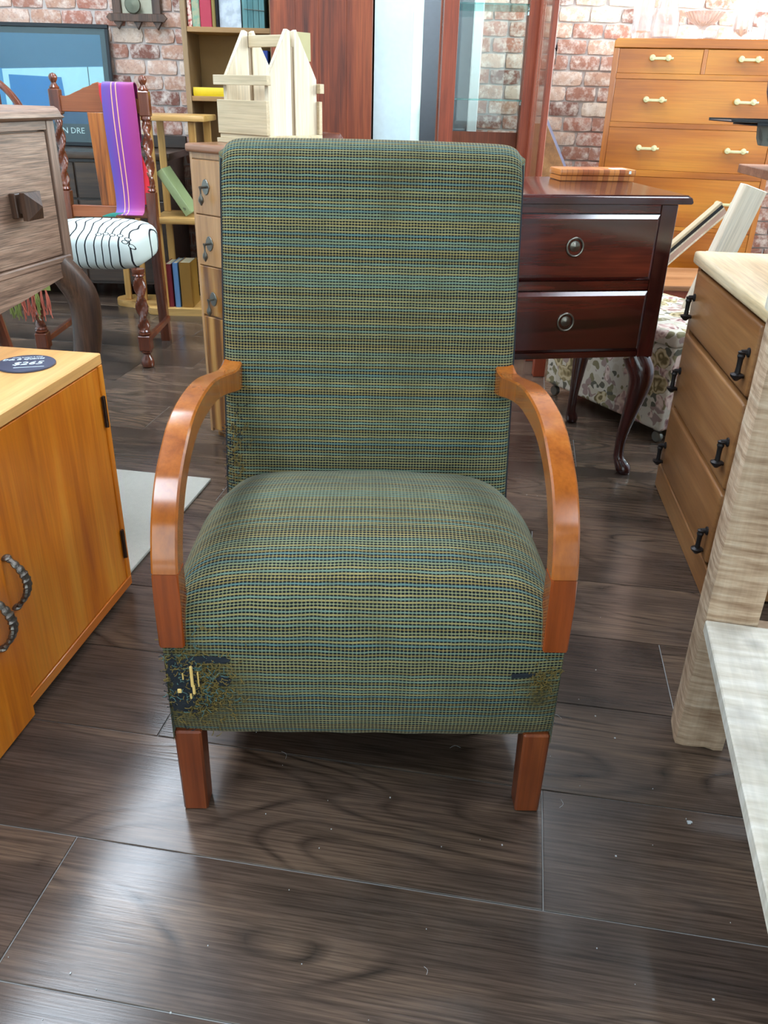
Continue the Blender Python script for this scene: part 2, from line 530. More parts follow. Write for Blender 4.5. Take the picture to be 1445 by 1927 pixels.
M['iron'] = plain('dark_pewter', (126, 122, 114), 0.28, 0.85)
M['pull'] = plain('antique_pull', (122, 116, 106), 0.3, 0.9)
M['blackiron'] = plain('black_iron', (46, 42, 42), 0.45, 0.6)
M['rack'] = wood('golden_rimu', (150, 102, 46), (190, 142, 76), (212, 168, 100), 'z', 1.0, 0.35, 0.2, 0.4, 0.3, 0.03)
M['rack_h'] = wood('golden_rimu_shelf', (156, 108, 50), (198, 152, 88), (218, 178, 114), 'x', 1.0, 0.35, 0.2, 0.4, 0.3, 0.03)
M['shelf'] = wood('bookcase_board', (116, 84, 48), (152, 114, 68), (172, 134, 86), 'x', 0.8, 0.5, 0.0, 0.3, 0.25, 0.05)
M['shelf_v'] = wood('bookcase_side', (110, 84, 56), (142, 114, 80), (164, 136, 100), 'z', 0.8, 0.5, 0.0, 0.3, 0.25, 0.05)
M['hardboard'] = plain('hardboard_back', (150, 114, 66), 0.7)
M['wardrobe'] = wood('red_cedar', (62, 22, 10), (126, 54, 24), (158, 78, 38), 'z', 0.8, 0.5, 0.0, 0.7, 0.55, 0.05, knots=0.55, rand=False)
M['cabinet'] = wood('rosy_mahogany', (104, 40, 20), (140, 60, 34), (160, 78, 46), 'z', 1.2, 0.45, 0.0, 0.35, 0.45, 0.05)
M['desk'] = wood('dark_mahogany', (24, 8, 8), (68, 20, 15), (108, 40, 26), 'x', 1.0, 0.2, 0.7, 0.65, 0.35, 0.02)
M['desk_v'] = wood('dark_mahogany_leg', (24, 8, 9), (52, 16, 15), (88, 28, 24), 'z', 1.0, 0.2, 0.7, 0.6, 0.3, 0.02)
M['chest_o'] = wood('orange_mahogany', (142, 72, 12), (174, 98, 22), (192, 122, 38), 'x', 1.0, 0.3, 0.15, 0.45, 0.25, 0.02, ring=0.4)
M['chest_ov'] = wood('orange_mahogany_side', (140, 70, 14), (170, 95, 26), (188, 118, 40), 'z', 1.0, 0.28, 0.4, 0.4, 0.25, 0.02)
M['cream'] = plain('cream_bakelite', (206, 194, 146), 0.3, coat=0.3)
M['chest_r'] = wood('worn_rimu', (100, 60, 30), (142, 94, 52), (168, 122, 76), 'y', 0.9, 0.4, 0.1, 0.4, 0.3, 0.05)
M['chest_rtop'] = wood('sanded_top', (196, 164, 118), (222, 196, 154), (236, 216, 184), 'y', 1.3, 0.4, 0.1, 0.5, 0.4, 0.08)


def sawn(name, dark, mid, light, axis, freq, knots):
    """rough sawn timber: blade marks across the grain, grey weathering and knots"""
    t = NT(name)
    tc = t.n('TexCoord').outputs['Object']
    i = 'xyz'.index(axis)
    sc = [9.0, 9.0, 9.0]
    sc[i] = 1.6
    g = t.n('TexNoise', {'Vector': t.n('Mapping', {'Vector': tc, 'Scale': tuple(sc)}).outputs[0], 'Scale': 1.0, 'Detail': 5.0, 'Distortion': 0.6}).outputs[0]
    sc2 = [7.0, 7.0, 7.0]
    sc2[i] = freq
    m1 = t.n('TexNoise', {'Vector': t.n('Mapping', {'Vector': tc, 'Scale': tuple(sc2)}).outputs[0], 'Scale': 1.0, 'Detail': 4.0, 'Roughness': 0.65}).outputs[0]
    sc3 = [130.0, 130.0, 130.0]
    sc3[i] = 9.0
    fb = t.n('TexNoise', {'Vector': t.n('Mapping', {'Vector': tc, 'Scale': tuple(sc3)}).outputs[0], 'Scale': 1.0, 'Detail': 3.0}).outputs[0]
    pt = t.n('TexNoise', {'Vector': tc, 'Scale': 11.0, 'Detail': 4.0}).outputs[0]
    f = t.math('ADD', t.math('MULTIPLY', g, 0.4), t.math('MULTIPLY', m1, 0.6))
    col = t.ramp(f, [(0.36, lin(dark)), (0.5, lin(mid)), (0.62, lin(light))])
    col = t.mix(t.n('MapRange', {0: pt, 1: 0.52, 2: 0.72, 3: 0.0, 4: 0.5}).outputs[0], col, lin(tuple(v * 0.72 for v in dark)))
    fm = t.n('MapRange', {0: fb, 1: 0.35, 2: 0.6, 3: 0.92, 4: 1.02}).outputs[0]
    col = t.mix(1.0, col, t.n('CombineXYZ', {0: fm, 1: fm, 2: fm}).outputs[0], 'MULTIPLY')
    vo = t.n('TexVoronoi', {'Vector': tc, 'Scale': knots})
    col = t.mix(t.n('MapRange', {0: vo.outputs['Distance'], 1: 0.02, 2: 0.09, 3: 0.8, 4: 0.0}).outputs[0], col, lin(tuple(v * 0.6 for v in dark)))
    t.bsdf(Base_Color=col, Roughness=0.8, Specular_IOR_Level=0.3, Normal=t.bump(t.math('ADD', m1, t.math('MULTIPLY', fb, 0.4)), 0.7, 0.003))
    return t.m


M['bench'] = sawn('rough_sawn_leg', (140, 108, 82), (190, 160, 132), (214, 190, 164), 'z', 95.0, 5.0)
M['bench_h'] = sawn('rough_sawn_shelf', (188, 174, 154), (206, 196, 180), (222, 214, 202), 'y', 60.0, 4.0)
M['pale'] = wood('pale_pine', (188, 164, 134), (222, 204, 178), (238, 226, 208), 'z', 1.2, 0.6, 0.0, 0.4, 0.35, 0.1)
M['pale_h'] = wood('pale_pine_rail', (172, 148, 114), (200, 178, 144), (218, 200, 170), 'x', 1.2, 0.6, 0.0, 0.4, 0.35, 0.1)
M['rug'] = plain('beige_rug', (196, 192, 180), 0.95, bump=1.0, bscale=350)
M['brass'] = plain('antique_brass', (150, 132, 96), 0.3, 0.9)
M['silver'] = plain('silver_clip', (190, 200, 204), 0.2, 0.9)
M['pane'] = pane_mat('clear_pane')
M['shelfglass'] = pane_mat('green_edge_glass', (0.55, 0.8, 0.78), 0.3)
M['crystal'] = glass_mat('crystal')
M['white'] = plain('gloss_white', (240, 244, 246), 0.35)
M['lamp'] = plain('lamp_diffuser', (255, 255, 255), 0.5, em=((228, 241, 255), 20.0))
M['black'] = plain('black_paint', (20, 22, 28), 0.35)

# ================================================================== SETTING
T = 0.1
# ---- floor: every plank is a part
FYAW = 8.7
ca, sa = math.cos(R(FYAW)), math.sin(R(FYAW))
floor = struct(B().box(X0, X1, Y0, Y1, -0.06, -0.0022).build('floor', M['subfloor']))
PW, PL = 0.2235, 1.40
JOINT = {0: 0.1187, -1: -0.5705, 2: 0.361, 5: -0.756, 7: 0.232, 9: -1.4785, 1: 0.86, 3: -0.35, 4: 0.10, 6: -1.5, 8: -0.62, -2: 0.35}


def clip(poly, room):
    for ax, sgn, lim in room:
        out = []
        for i in range(len(poly)):
            a, b = poly[i - 1], poly[i]
            da, db = sgn * (a[ax] - lim), sgn * (b[ax] - lim)
            if (da <= 0) != (db <= 0):
                t = da / (da - db)
                out.append((a[0] + (b[0] - a[0]) * t, a[1] + (b[1] - a[1]) * t))
            if db <= 0:
                out.append(b)
        poly = out
        if not poly:
            return []
    return poly


room = [(0, -1, X0), (0, 1, X1), (1, -1, Y0), (1, 1, Y1)]
for k in range(-18, 25):
    b0 = 0.7776 + PW * k
    j0 = JOINT.get(k, rnd.uniform(0, PL))
    for q in range(-4, 4):
        a0 = j0 + PL * q
        g = 0.0010
        rect = [(a0 + g, b0 + g), (a0 + PL - g, b0 + g), (a0 + PL - g, b0 + PW - g), (a0 + g, b0 + PW - g)]
        wpts = [(a * ca + b * sa, -a * sa + b * ca) for a, b in rect]
        poly = clip(wpts, room)
        if len(poly) < 3:
            continue
        cx, cy = (a0 + PL / 2) * ca + (b0 + PW / 2) * sa, -(a0 + PL / 2) * sa + (b0 + PW / 2) * ca
        loc = [((x - cx) * ca - (y - cy) * sa, (x - cx) * sa + (y - cy) * ca) for x, y in poly]
        dz = rnd.uniform(-0.0004, 0.0)
        bb = B()
        try:
            bb.prism(loc, 'z', -0.0021, dz)
        except ValueError:
            continue
        es = [e for e in bb.bm.edges if all(v.co.z > -0.001 for v in e.verts)]
        bmesh.ops.bevel(bb.bm, geom=es, offset=0.0008, segments=1, affect='EDGES')
        o = bb.build('plank', M['plank'], floor, smooth=0)
        o.location = (cx, cy, 0)
        o.rotation_euler = (0, 0, R(-FYAW))

# ---- walls, ceiling
wb = struct(B().box(X0 - T, X1 + T, Y1, Y1 + T, 0, ZC).build('wall_back', M['mortar']))
struct(B().box(X0 - T, X0, Y0, Y1, 0, ZC).build('wall_left', M['plaster']))
b = B()
WY0, WY1, WZ0, WZ1 = 3.12, 4.62, 0.95, 2.6
b.box(X1, X1 + T, Y0, WY0, 0, ZC).box(X1, X1 + T, WY1, Y1, 0, ZC).box(X1, X1 + T, WY0, WY1, 0, WZ0).box(X1, X1 + T, WY0, WY1, WZ1, ZC)
struct(b.build('wall_right', M['plaster']))
b = B()
b.box(X0 - T, -2.2, Y0 - T, Y0, 0, ZC).box(2.2, X1 + T, Y0 - T, Y0, 0, ZC).box(-2.2, 2.2, Y0 - T, Y0, 0, 0.4).box(-2.2, 2.2, Y0 - T, Y0, 2.7, ZC)
struct(b.build('wall_front', M['plaster']))
struct(B().box(X0 - T, X1 + T, Y0 - T, Y1 + T, ZC, ZC + 0.1).build('ceiling', M['ceil']))


def window(name, u0, u1, z0, z1, const, along, nu):
    o = bpy.data.objects.new(name, None)
    COL.objects.link(o)
    struct(o)
    fw = 0.05
    def bx(nm, mat, a0, a1, c0, c1, d):
        if along == 'y':
            return B().box(const + 0.03 - d, const + 0.03 + d, a0, a1, c0, c1).build(nm, mat, o)
        return B().box(a0, a1, const - 0.05 - d, const - 0.05 + d, c0, c1).build(nm, mat, o)
    bx('frame_rail', M['white'], u0, u1, z0, z0 + fw, 0.025)
    bx('frame_rail', M['white'], u0, u1, z1 - fw, z1, 0.025)
    for i in range(nu + 1):
        c = u0 + (u1 - u0) * i / nu
        c = min(max(c, u0 + fw / 2), u1 - fw / 2)
        bx('frame_stile', M['white'], c - fw / 2, c + fw / 2, z0 + fw, z1 - fw, 0.025)
    for i in range(nu):
        c0 = u0 + (u1 - u0) * i / nu + fw * 0.5
        c1 = u0 + (u1 - u0) * (i + 1) / nu - fw * 0.5
        bx('pane', M['pane'], c0, c1, z0 + fw, z1 - fw, 0.002)
    return o


window('window_1', WY0, WY1, WZ0, WZ1, X1, 'y', 2)
window('window_2', -2.2, 2.2, 0.4, 2.7, Y0, 'x', 3)

# ---- bricks
BW, BH, MO = 0.160, 0.0703, 0.009
variants = []
for v in range(7):
    bb = B()
    L, H = BW - MO, BH - MO
    nx, nz = 4, 2
    P = {}
    def jit(i, k):
        return noise.noise(Vector((i * 1.7 + v * 9.1, k * 2.3, v * 3.3)))
    for i in range(nx + 1):
        for k in range(nz + 1):
            x = -L / 2 + L * i / nx + 0.004 * jit(i, k + 7)
            z = -H / 2 + H * k / nz + 0.004 * jit(i + 11, k)
            edge = i in (0, nx) or k in (0, nz)
            corner = i in (0, nx) and k in (0, nz)
            s_ = 0.93 if corner else 1.0
            P[i, k, 0] = bb.bm.verts.new((x * s_, -0.006 + 0.0015 * jit(i + 3, k + 5) if edge else -0.0105 + 0.003 * jit(i, k), z * s_))
            if edge:
                P[i, k, 1] = bb.bm.verts.new((x * s_ * 1.01, 0.004, z * s_ * 1.02))
    for i in range(nx):
        for k in range(nz):
            bb.bm.faces.new((P[i, k, 0], P[i + 1, k, 0], P[i + 1, k + 1, 0], P[i, k + 1, 0]))
    ringk = [(i, 0) for i in range(nx)] + [(nx, k) for k in range(nz)] + [(i, nz) for i in range(nx, 0, -1)] + [(0, k) for k in range(nz, 0, -1)]
    for a_, b_ in zip(ringk, ringk[1:] + ringk[:1]):
        bb.bm.faces.new((P[a_ + (0,)], P[a_ + (1,)], P[b_ + (1,)], P[b_ + (0,)]))
    variants.append(bb.mesh('brick', M['brick'], smooth=60))
far = B()
nb = 0
for r_ in range(0, 40):
    z = 0.035 + r_ * BH
    if z > ZC - 0.04:
        break
    for c_ in range(-18, 18):
        x = c_ * BW + (BW / 2 if r_ % 2 else 0) + 0.012 * noise.noise(Vector((r_ * 3.1, c_ * 1.9, 0.5)))
        if x - BW / 2 < X0 or x + BW / 2 > X1 or (-0.86 < x < 0.428 - BW / 2 + 0.03):
            continue
        xl, xr = x - (BW - MO) / 2, x + (BW - MO) / 2
        if x > 0:
            xl = max(xl, 0.431)
        seen = (0.60 < z < 1.48) and ((-2.06 < x < -0.9) or (0.42 < x < 2.02)) and not (x > 1.06 and x < 1.72 and z < 1.2)
        if seen:
            o = link('brick', variants[rnd.randrange(7)], wb)
            o.location = ((xl + xr) / 2, Y1 - 0.003, z)
            o.scale = ((xr - xl) / (BW - MO), 1, 1)
            nb += 1
        else:
            far.box(xl, xr, Y1 - 0.012, Y1 + 0.003, z - (BH - MO) / 2, z + (BH - MO) / 2)
stuff(far.build('brickwork', M['brick'], wb, smooth=0))
print('bricks', nb)
struct(B().box(-0.86, 0.38, Y1 - 0.03, Y1, 0, ZC).build('trim_1', M['greywall']))
struct(B().box(0.38, 0.428, Y1 - 0.06, Y1, 0, ZC, bev=0.004).build('trim_2', M['white']))
# rounded end of a white partition
struct(B().box(-0.10, 0.0745, 4.25, 4.72, 0, ZC).build('trim_3', M['plaster']))
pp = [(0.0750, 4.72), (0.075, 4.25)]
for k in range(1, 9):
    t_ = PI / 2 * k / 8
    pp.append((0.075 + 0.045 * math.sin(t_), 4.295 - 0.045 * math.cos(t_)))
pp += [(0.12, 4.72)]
struct(B().prism(pp, 'z', 0, ZC).build('trim_4', M['corner']))  # rounded edge coloured whiter as if the window lit it

# ---- ceiling lights
for x, y, wh in ((-1.45, 3.35, 'over the twisted-post chair'), (-1.45, 1.75, 'over the weathered oak sideboard'), (-1.1, 0.0, 'behind the camera on the left'),
                 (0.35, 3.45, 'added to brighten the pillar, over the dark mahogany side table'), (1.75, 2.3, 'over the right hand chest'), (1.5, -0.8, 'behind the camera on the right')):  # the panel over the side table is an added, unseen light for the pillar
    c = thing('ceiling_light', 'white ceiling light panel ' + wh, 'light', (x, y, ZC), 0, 'ceiling light panels')
    B().box(-0.33, 0.33, -0.63, 0.63, -0.03, 0.0).build('frame', M['white'], c)
    B().box(-0.3, 0.3, -0.6, 0.6, -0.034, -0.0301).build('diffuser', M['lamp'], c)

# ================================================================== ARMCHAIR
A = thing('armchair', 'worn green woven upholstered armchair with bent honey wooden arms', 'armchair', (-0.022, 0.915, 0), 1.3)
HW = 0.277
cprof = smooth_path([(0.016, 0.148), (0.003, 0.165), (-0.008, 0.21), (-0.014, 0.27), (-0.008, 0.33), (0.010, 0.378), (0.045, 0.414), (0.10, 0.437),
                     (0.17, 0.447), (0.25, 0.444), (0.34, 0.424), (0.42, 0.395), (0.48, 0.36)] and
                    [(0.016, 0.148, 0), (0.003, 0.165, 0), (-0.008, 0.21, 0), (-0.014, 0.27, 0), (-0.008, 0.33, 0), (0.010, 0.378, 0), (0.045, 0.414, 0),
                     (0.10, 0.437, 0), (0.17, 0.447, 0), (0.25, 0.444, 0), (0.34, 0.424, 0), (0.42, 0.395, 0), (0.48, 0.36, 0)], 5)
eprof = smooth_path([(0.020, 0.148, 0), (0.008, 0.165, 0), (0.000, 0.21, 0), (-0.004, 0.27, 0), (-0.006, 0.325, 0), (0.000, 0.350, 0), (0.03, 0.356, 0),
                     (0.09, 0.352, 0), (0.16, 0.348, 0), (0.24, 0.342, 0), (0.33, 0.334, 0), (0.41, 0.325, 0), (0.48, 0.31, 0)], 5)
arc = [0.0]
for p, q in zip(cprof, cprof[1:]):
    arc.append(arc[-1] + (q - p).length)


def seat_w(y):
    return HW - max(0.0, y - 0.25) * 0.11


def seat_pt(i, s):
    g = 0.86 * abs(s) ** 9 + 0.14 * s * s
    p = cprof[i].lerp(eprof[i], min(1.0, g))
    wr = 0.0012 * noise.noise(Vector((s * 6, i * 0.25, 0)))
    return Vector((s * seat_w(p.x), p.x + wr, p.y + wr))


SS = [math.copysign(1 - (1 - abs(u)) ** 1.7, u) for u in [k / 28 for k in range(-28, 29)]]
b = B()
rows = [[seat_pt(i, s) for s in SS] for i in range(len(cprof))]
uvs = [[(s * HW, arc[i]) for s in SS] for i in range(len(cprof))]
b.grid(rows, uvs)
for sg in (-1, 1):          # side panels down to the lower rail
    rs, us = [], []
    for i in range(len(cprof)):
        e = seat_pt(i, sg)
        zb = min(0.15, e.z)
        rs.append([Vector((e.x, e.y, e.z + (zb - e.z) * k / 4)) for k in range(5)])
        us.append([(e.y + 0.6, (e.z + (zb - e.z) * k / 4)) for k in range(5)])
    b.grid(rs, us)
b.build('seat', M['fabric'], A, smooth=50)
box('base_lining', M['dark'], A, -0.262, 0.262, 0.024, 0.5, 0.152, 0.17)

# backrest
bc = smooth_path([(0.425, 0.26, 0), (0.452, 0.36, 0), (0.478, 0.47, 0), (0.508, 0.60, 0), (0.545, 0.74, 0), (0.578, 0.86, 0), (0.592, 0.900, 0), (0.612, 0.921, 0),
                  (0.64, 0.928, 0), (0.672, 0.920, 0), (0.688, 0.895, 0), (0.685, 0.84, 0), (0.655, 0.70, 0), (0.59, 0.45, 0), (0.545, 0.26, 0)], 5)
be = smooth_path([(0.437, 0.26, 0), (0.464, 0.36, 0), (0.490, 0.47, 0), (0.520, 0.60, 0), (0.557, 0.74, 0), (0.588, 0.855, 0), (0.602, 0.886, 0), (0.619, 0.903, 0),
                  (0.642, 0.909, 0), (0.667, 0.902, 0), (0.681, 0.88, 0), (0.678, 0.835, 0), (0.648, 0.70, 0), (0.584, 0.45, 0), (0.541, 0.26, 0)], 5)
barc = [0.0]
for p, q in zip(bc, bc[1:]):
    barc.append(barc[-1] + (q - p).length)
BHW = 0.259


def back_pt(i, s):
    g = 0.82 * abs(s) ** 26 + 0.18 * s * s
    p = bc[i].lerp(be[i], min(1.0, g))
    wr = 0.0015 * noise.noise(Vector((s * 5, i * 0.2, 4)))
    return Vector((s * BHW, p.x + wr, p.y))


b = B()
b.grid([[back_pt(i, s) for s in SS] for i in range(len(bc))], [[(s * BHW + 2.0, barc[i] + 0.013) for s in SS] for i in range(len(bc))])
n_ = len(bc)
half = n_ // 2
for sg in (-1, 1):          # side strips
    rs, us = [], []
    for i in range(half + 1):
        f_, k_ = back_pt(i, sg), back_pt(n_ - 1 - i, sg)
        row = [f_.lerp(k_, t / 4) + Vector((sg * 0.007 * math.sin(PI * t / 4) ** 0.6, 0, 0)) for t in range(5)]
        rs.append(row)
        us.append([(3.0 + 0.03 * t, barc[i]) for t in range(5)])
    b.grid(rs, us)
b.build('backrest', M['fabric'], A, smooth=50)
for sg in (-1, 1):
    pts = [back_pt(i, sg) + Vector((sg * 0.0015, -0.001, 0)) for i in range(0, half - 2)]
    B().tube(pts, 0.0012, 6).build('seam_piping', M['navy'], A)

# arms (planar bent wood) and the posts they are jointed to
top = [(-0.013, 0.4385), (-0.010, 0.450), (-0.004, 0.469), (0.014, 0.506), (0.05, 0.545), (0.10, 0.572), (0.15, 0.590), (0.21, 0.597), (0.3, 0.593), (0.4, 0.576), (0.45, 0.567), (0.495, 0.567), (0.56, 0.576)]
low = [(0.024, 0.4385), (0.027, 0.450), (0.032, 0.463), (0.046, 0.487), (0.075, 0.518), (0.115, 0.542), (0.16, 0.556), (0.21, 0.561), (0.3, 0.556), (0.4, 0.540), (0.45, 0.528), (0.495, 0.519), (0.56, 0.510)]
tp = [(p.x, p.y) for p in smooth_path([(y, z, 0) for y, z in top], 8)]
lp = [(p.x, p.y) for p in smooth_path([(y, z, 0) for y, z in low], 8)]
for sg in (-1, 1):
    x0, x1 = sorted((sg * 0.2785, sg * 0.2435))
    bb = B()
    rows = []
    c_ = 0.0028
    for (ty, tz), (ly, lz) in zip(tp, lp):
        d = Vector((ty - ly, tz - lz)).normalized() * c_
        q_ = min(1.0, max(0.0, (ty - 0.34) / 0.15))
        sh_ = -sg * 0.016 * q_ * q_ * (3 - 2 * q_)
        rows.append([Vector(v) + Vector((sh_, 0, 0)) for v in ((x0 + c_, ty, tz), (x1 - c_, ty, tz), (x1, ty - d.x, tz - d.y), (x1, ly + d.x, lz + d.y), (x1 - c_, ly, lz), (x0 + c_, ly, lz),
                                         (x0, ly + d.x, lz + d.y), (x0, ty - d.x, tz - d.y), (x0 + c_, ty, tz))])
    bb.grid(rows)
    bmesh.ops.remove_doubles(bb.bm, verts=bb.bm.verts[:], dist=1e-6)
    bmesh.ops.holes_fill(bb.bm, edges=[e for e in bb.bm.edges if e.is_boundary], sides=12)
    bb.build('arm', M['arm'], A, smooth=40)
    B().prism([(-0.017, 0.325), (-0.0145, 0.40), (-0.0132, 0.4378), (0.0238, 0.4378), (0.021, 0.40), (0.018, 0.325)], 'x', x0, x1, bev=0.0025).build('arm_post', M['armpost'], A)
# legs
for sg in (-1, 1):
    bb = B().box(min(sg * 0.278, sg * 0.238), max(sg * 0.278, sg * 0.238), 0.0, 0.042, 0.0, 0.16, bev=0.003, taper=(0.93, 0.9))
    if sg > 0:
        for v in bb.bm.verts:
            if v.co.z < 0.004:
                v.co.z += 0.004 * max(0, math.sin((v.co.x - 0.238) * 80))
    bb.build('front_leg', M['leg'], A)
    B().tube(smooth_path([(sg * 0.225, 0.50, 0.24), (sg * 0.225, 0.53, 0.15), (sg * 0.225, 0.575, 0.07), (sg * 0.225, 0.635, 0.0)], 4), 0.024, 4, flat=(0.8, 1.0), phase=PI / 4).build('rear_leg', M['rearleg'], A)

# torn corner: dark hole, straw stuffing, loose yarn
def front_pt(x, z, off=0.0):
    s = max(-1.0, min(1.0, x / HW))
    best = min(range(0, 34), key=lambda i: abs(seat_pt(i, s).z - z))
    p = seat_pt(best, s)
    return Vector((x, p.y - off, z))


def blob(cx, cz, rx, rz, seed, off=0.0025, n=26):
    bb = B()
    c0 = bb.bm.verts.new(front_pt(cx, cz, off + 0.002))
    ring = []
    for k in range(n):
        t = 2 * PI * k / n
        q = 1 + 0.45 * noise.noise(Vector((math.cos(t) * 2.2, math.sin(t) * 2.2, seed)))
        ring.append(bb.bm.verts.new(front_pt(max(-0.2765, min(0.2765, cx + rx * q * math.cos(t))), cz + rz * q * math.sin(t), off)))
    for k in range(n):
        bb.bm.faces.new((c0, ring[k], ring[(k + 1) % n]))
    return bb


blob(-0.250, 0.262, 0.024, 0.040, 1.3).build('torn_hole', M['navy'], A)
blob(-0.258, 0.222, 0.016, 0.018, 2.7).build('torn_hole', M['navy'], A)
blob(-0.212, 0.302, 0.030, 0.006, 4.1).build('torn_hole', M['navy'], A)
blob(0.222, 0.283, 0.018, 0.0045, 5.2).build('torn_hole', M['navy'], A)
blob(-0.196, 0.268, 0.010, 0.009, 6.2).build('torn_hole', M['navy'], A)
bb = B()
for (x, z, h, wd) in ((-0.2385, 0.276, 0.036, 0.0042), (-0.2372, 0.253, 0.016, 0.004), (-0.2295, 0.272, 0.026, 0.0018), (-0.251, 0.275, 0.012, 0.002), (-0.2425, 0.240, 0.009, 0.003), (-0.2585, 0.247, 0.007, 0.006)):
    p = front_pt(x, z, 0.006)
    bb.box(p.x - wd / 2, p.x + wd / 2, p.y - 0.0015, p.y + 0.0015, z - h / 2, z + h / 2, bev=0.001)
stuff(bb.build('straw_stuffing', M['foam'], A))


def yarns(n, centre, sx, sz, ln, mat, seed, rad=0.00065, pt=front_pt):
    r_ = random.Random(seed)
    bb = B()
    for _ in range(n):
        x = max(-0.274, min(0.274, r_.gauss(centre[0], sx)))
        z = r_.gauss(centre[1], sz)
        p = pt(x, z, 0.0015)
        d = Vector((r_.gauss(0, 1), -abs(r_.gauss(0, 0.35)), r_.gauss(0, 1))).normalized()
        pts = [p.copy()]
        for k in range(4):
            d = (d + Vector((r_.gauss(0, 0.7), r_.gauss(0, 0.15), r_.gauss(0, 0.7)))).normalized()
            p = p + d * ln / 4 * r_.uniform(0.6, 1.3)
            sy = pt(max(-0.276, min(0.276, p.x)), min(max(p.z, 0.16), 0.9), 0.0).y
            p.y = min(p.y, sy - 0.001)
            p.y = max(p.y, sy - 0.006)
            pts.append(p.copy())
        bb.tube(pts, rad, 4)
    return bb


stuff(yarns(420, (-0.232, 0.258), 0.026, 0.036, 0.011, M['olive'], 3).build('loose_olive_yarn', M['olive'], A))
stuff(yarns(130, (-0.235, 0.262), 0.024, 0.030, 0.013, M['tealyarn'], 4).build('loose_teal_yarn', M['tealyarn'], A))
stuff(yarns(120, (-0.25, 0.25), 0.02, 0.034, 0.012, M['navy'], 5).build('loose_dark_yarn', M['navy'], A))
stuff(yarns(80, (0.252, 0.278), 0.012, 0.014, 0.009, M['olive'], 6).build('loose_olive_yarn', M['olive'], A))


def bfront(x, z, off=0.0):
    s = max(-1.0, min(1.0, x / BHW))
    best = min(range(0, 30), key=lambda i: abs(back_pt(i, s).z - z))
    return Vector((x, back_pt(best, s).y - off, z))


stuff(yarns(170, (-0.240, 0.40), 0.010, 0.055, 0.009, M['olive'], 8, pt=bfront).build('loose_olive_yarn', M['olive'], A))
stuff(yarns(80, (-0.246, 0.41), 0.010, 0.05, 0.009, M['navy'], 9, pt=bfront).build('loose_dark_yarn', M['navy'], A))

# ================================================================== LEFT FRONT: AMBER CABINET
CA = thing('low_cabinet', 'low amber wooden cabinet with two doors and ornate pewter handles', 'cabinet', (-0.559, 1.54, 0), -7.93)
box('carcass', M['kauri'], CA, -0.26, -0.018, -0.845, -0.004, 0.012, 0.514, bev=0.002)
box('shadow_gap_rail', M['dark'], CA, -0.25, -0.03, -0.83, -0.02, 0.0, 0.012)  # recessed support blackened to stand for the shadow under the cabinet
box('top_board', M['kauri_top'], CA, -0.264, 0.0, -0.85, 0.0, 0.516, 0.538, bev=0.002)
box('end_stile', M['kauri'], CA, -0.0175, 0.0, -0.0165, 0.0, 0.034, 0.5155, bev=0.0012)
box('bottom_rail', M['kauri_h'], CA, -0.0175, 0.0, -0.432, 0.0, 0.012, 0.0335, bev=0.0012)
d1 = box('door', M['kauri'], CA, -0.0175, -0.002, -0.4265, -0.018, 0.0355, 0.513, bev=0.0012)
d2 = box('door', M['kauri'], CA, -0.0175, 0.008, -0.838, -0.4285, 0.002, 0.513, bev=0.0015)
for z0, z1 in ((0.391, 0.456), (0.088, 0.156)):
    h = B().box(-0.001, 0.0022, -0.0225, -0.0125, z0, z1, bev=0.0008)
    h.tube([(0.003, -0.0172, z0), (0.003, -0.0172, z1)], 0.003, 8)
    h.build('hinge', M['hinge'], CA)


def bow_handle(parent, y, zc, x):
    L = 0.048
    pts, rs = [], []
    for k in range(29):
        t = k / 28
        z = zc + L - 2 * L * t
        xx = x + 0.004 + 0.026 * math.sin(PI * t) ** 0.8
        yy = y + 0.004 * math.sin(PI * t)
        pts.append((xx, yy, z))
        rs.append(0.0045 + 0.0035 * math.sin(PI * t) + 0.0012 * math.sin(t * 62))
    bb = B().tube(pts, rs, 10, flat=(1.25, 0.75))
    for s in (-1, 1):
        bb.lathe([(0.0, -0.004), (0.007, -0.003), (0.009, 0.0), (0.007, 0.003), (0.0, 0.005)], 12, (x + 0.004, y, zc + s * L))
    return bb.build('handle', M['pewter'], parent)


bow_handle(d1, -0.408, 0.265, -0.002)
bow_handle(d2, -0.478, 0.232, 0.008)

SG = thing('price_sign', 'round black chalked price sign lying on the amber cabinet', 'sign', (-0.668, 1.452, 0.538), 3)
B().lathe([(0.0505, 0.0), (0.052, 0.001), (0.052, 0.003), (0.0512, 0.004), (0.0, 0.004)], 40).build('disc', M['slate'], SG)
text('price', '$265', M['chalk'], SG, (0.004, -0.004, 0.0043), (0, 0, R(14)), 0.026, 0.25)
text('shop_line', 'Dda & Quants', M['chalk'], SG, (-0.012, 0.022, 0.0043), (0, 0, R(14)), 0.0125, 0.35)
text('small_line', 'vintage furniture & things', M['chalk'], SG, (-0.008, 0.0345, 0.0043), (0, 0, R(14)), 0.0052, 0.1)
bb = B().box(-0.026, 0.026, -0.0006, 0.0006, 0.004, 0.0045, m=Matrix.Translation((0.014, -0.026, 0)) @ Matrix.Rotation(R(14), 4, 'Z'))
bb.build('chalk_rule', M['chalk'], SG)

# rug between the cabinet and the oak sideboard
RG = B()
RG.box(-0.80, 0.0, -0.545, 0.0, 0.0, 0.009, bev=0.004, seg=2)
rg = tag(RG.build('rug', M['rug']), 'small beige wool rug on the dark floor behind the amber cabinet', 'rug')
rg.location = (-0.497, 2.108, 0.0)
rg.rotation_euler = (0, 0, R(-9.2))

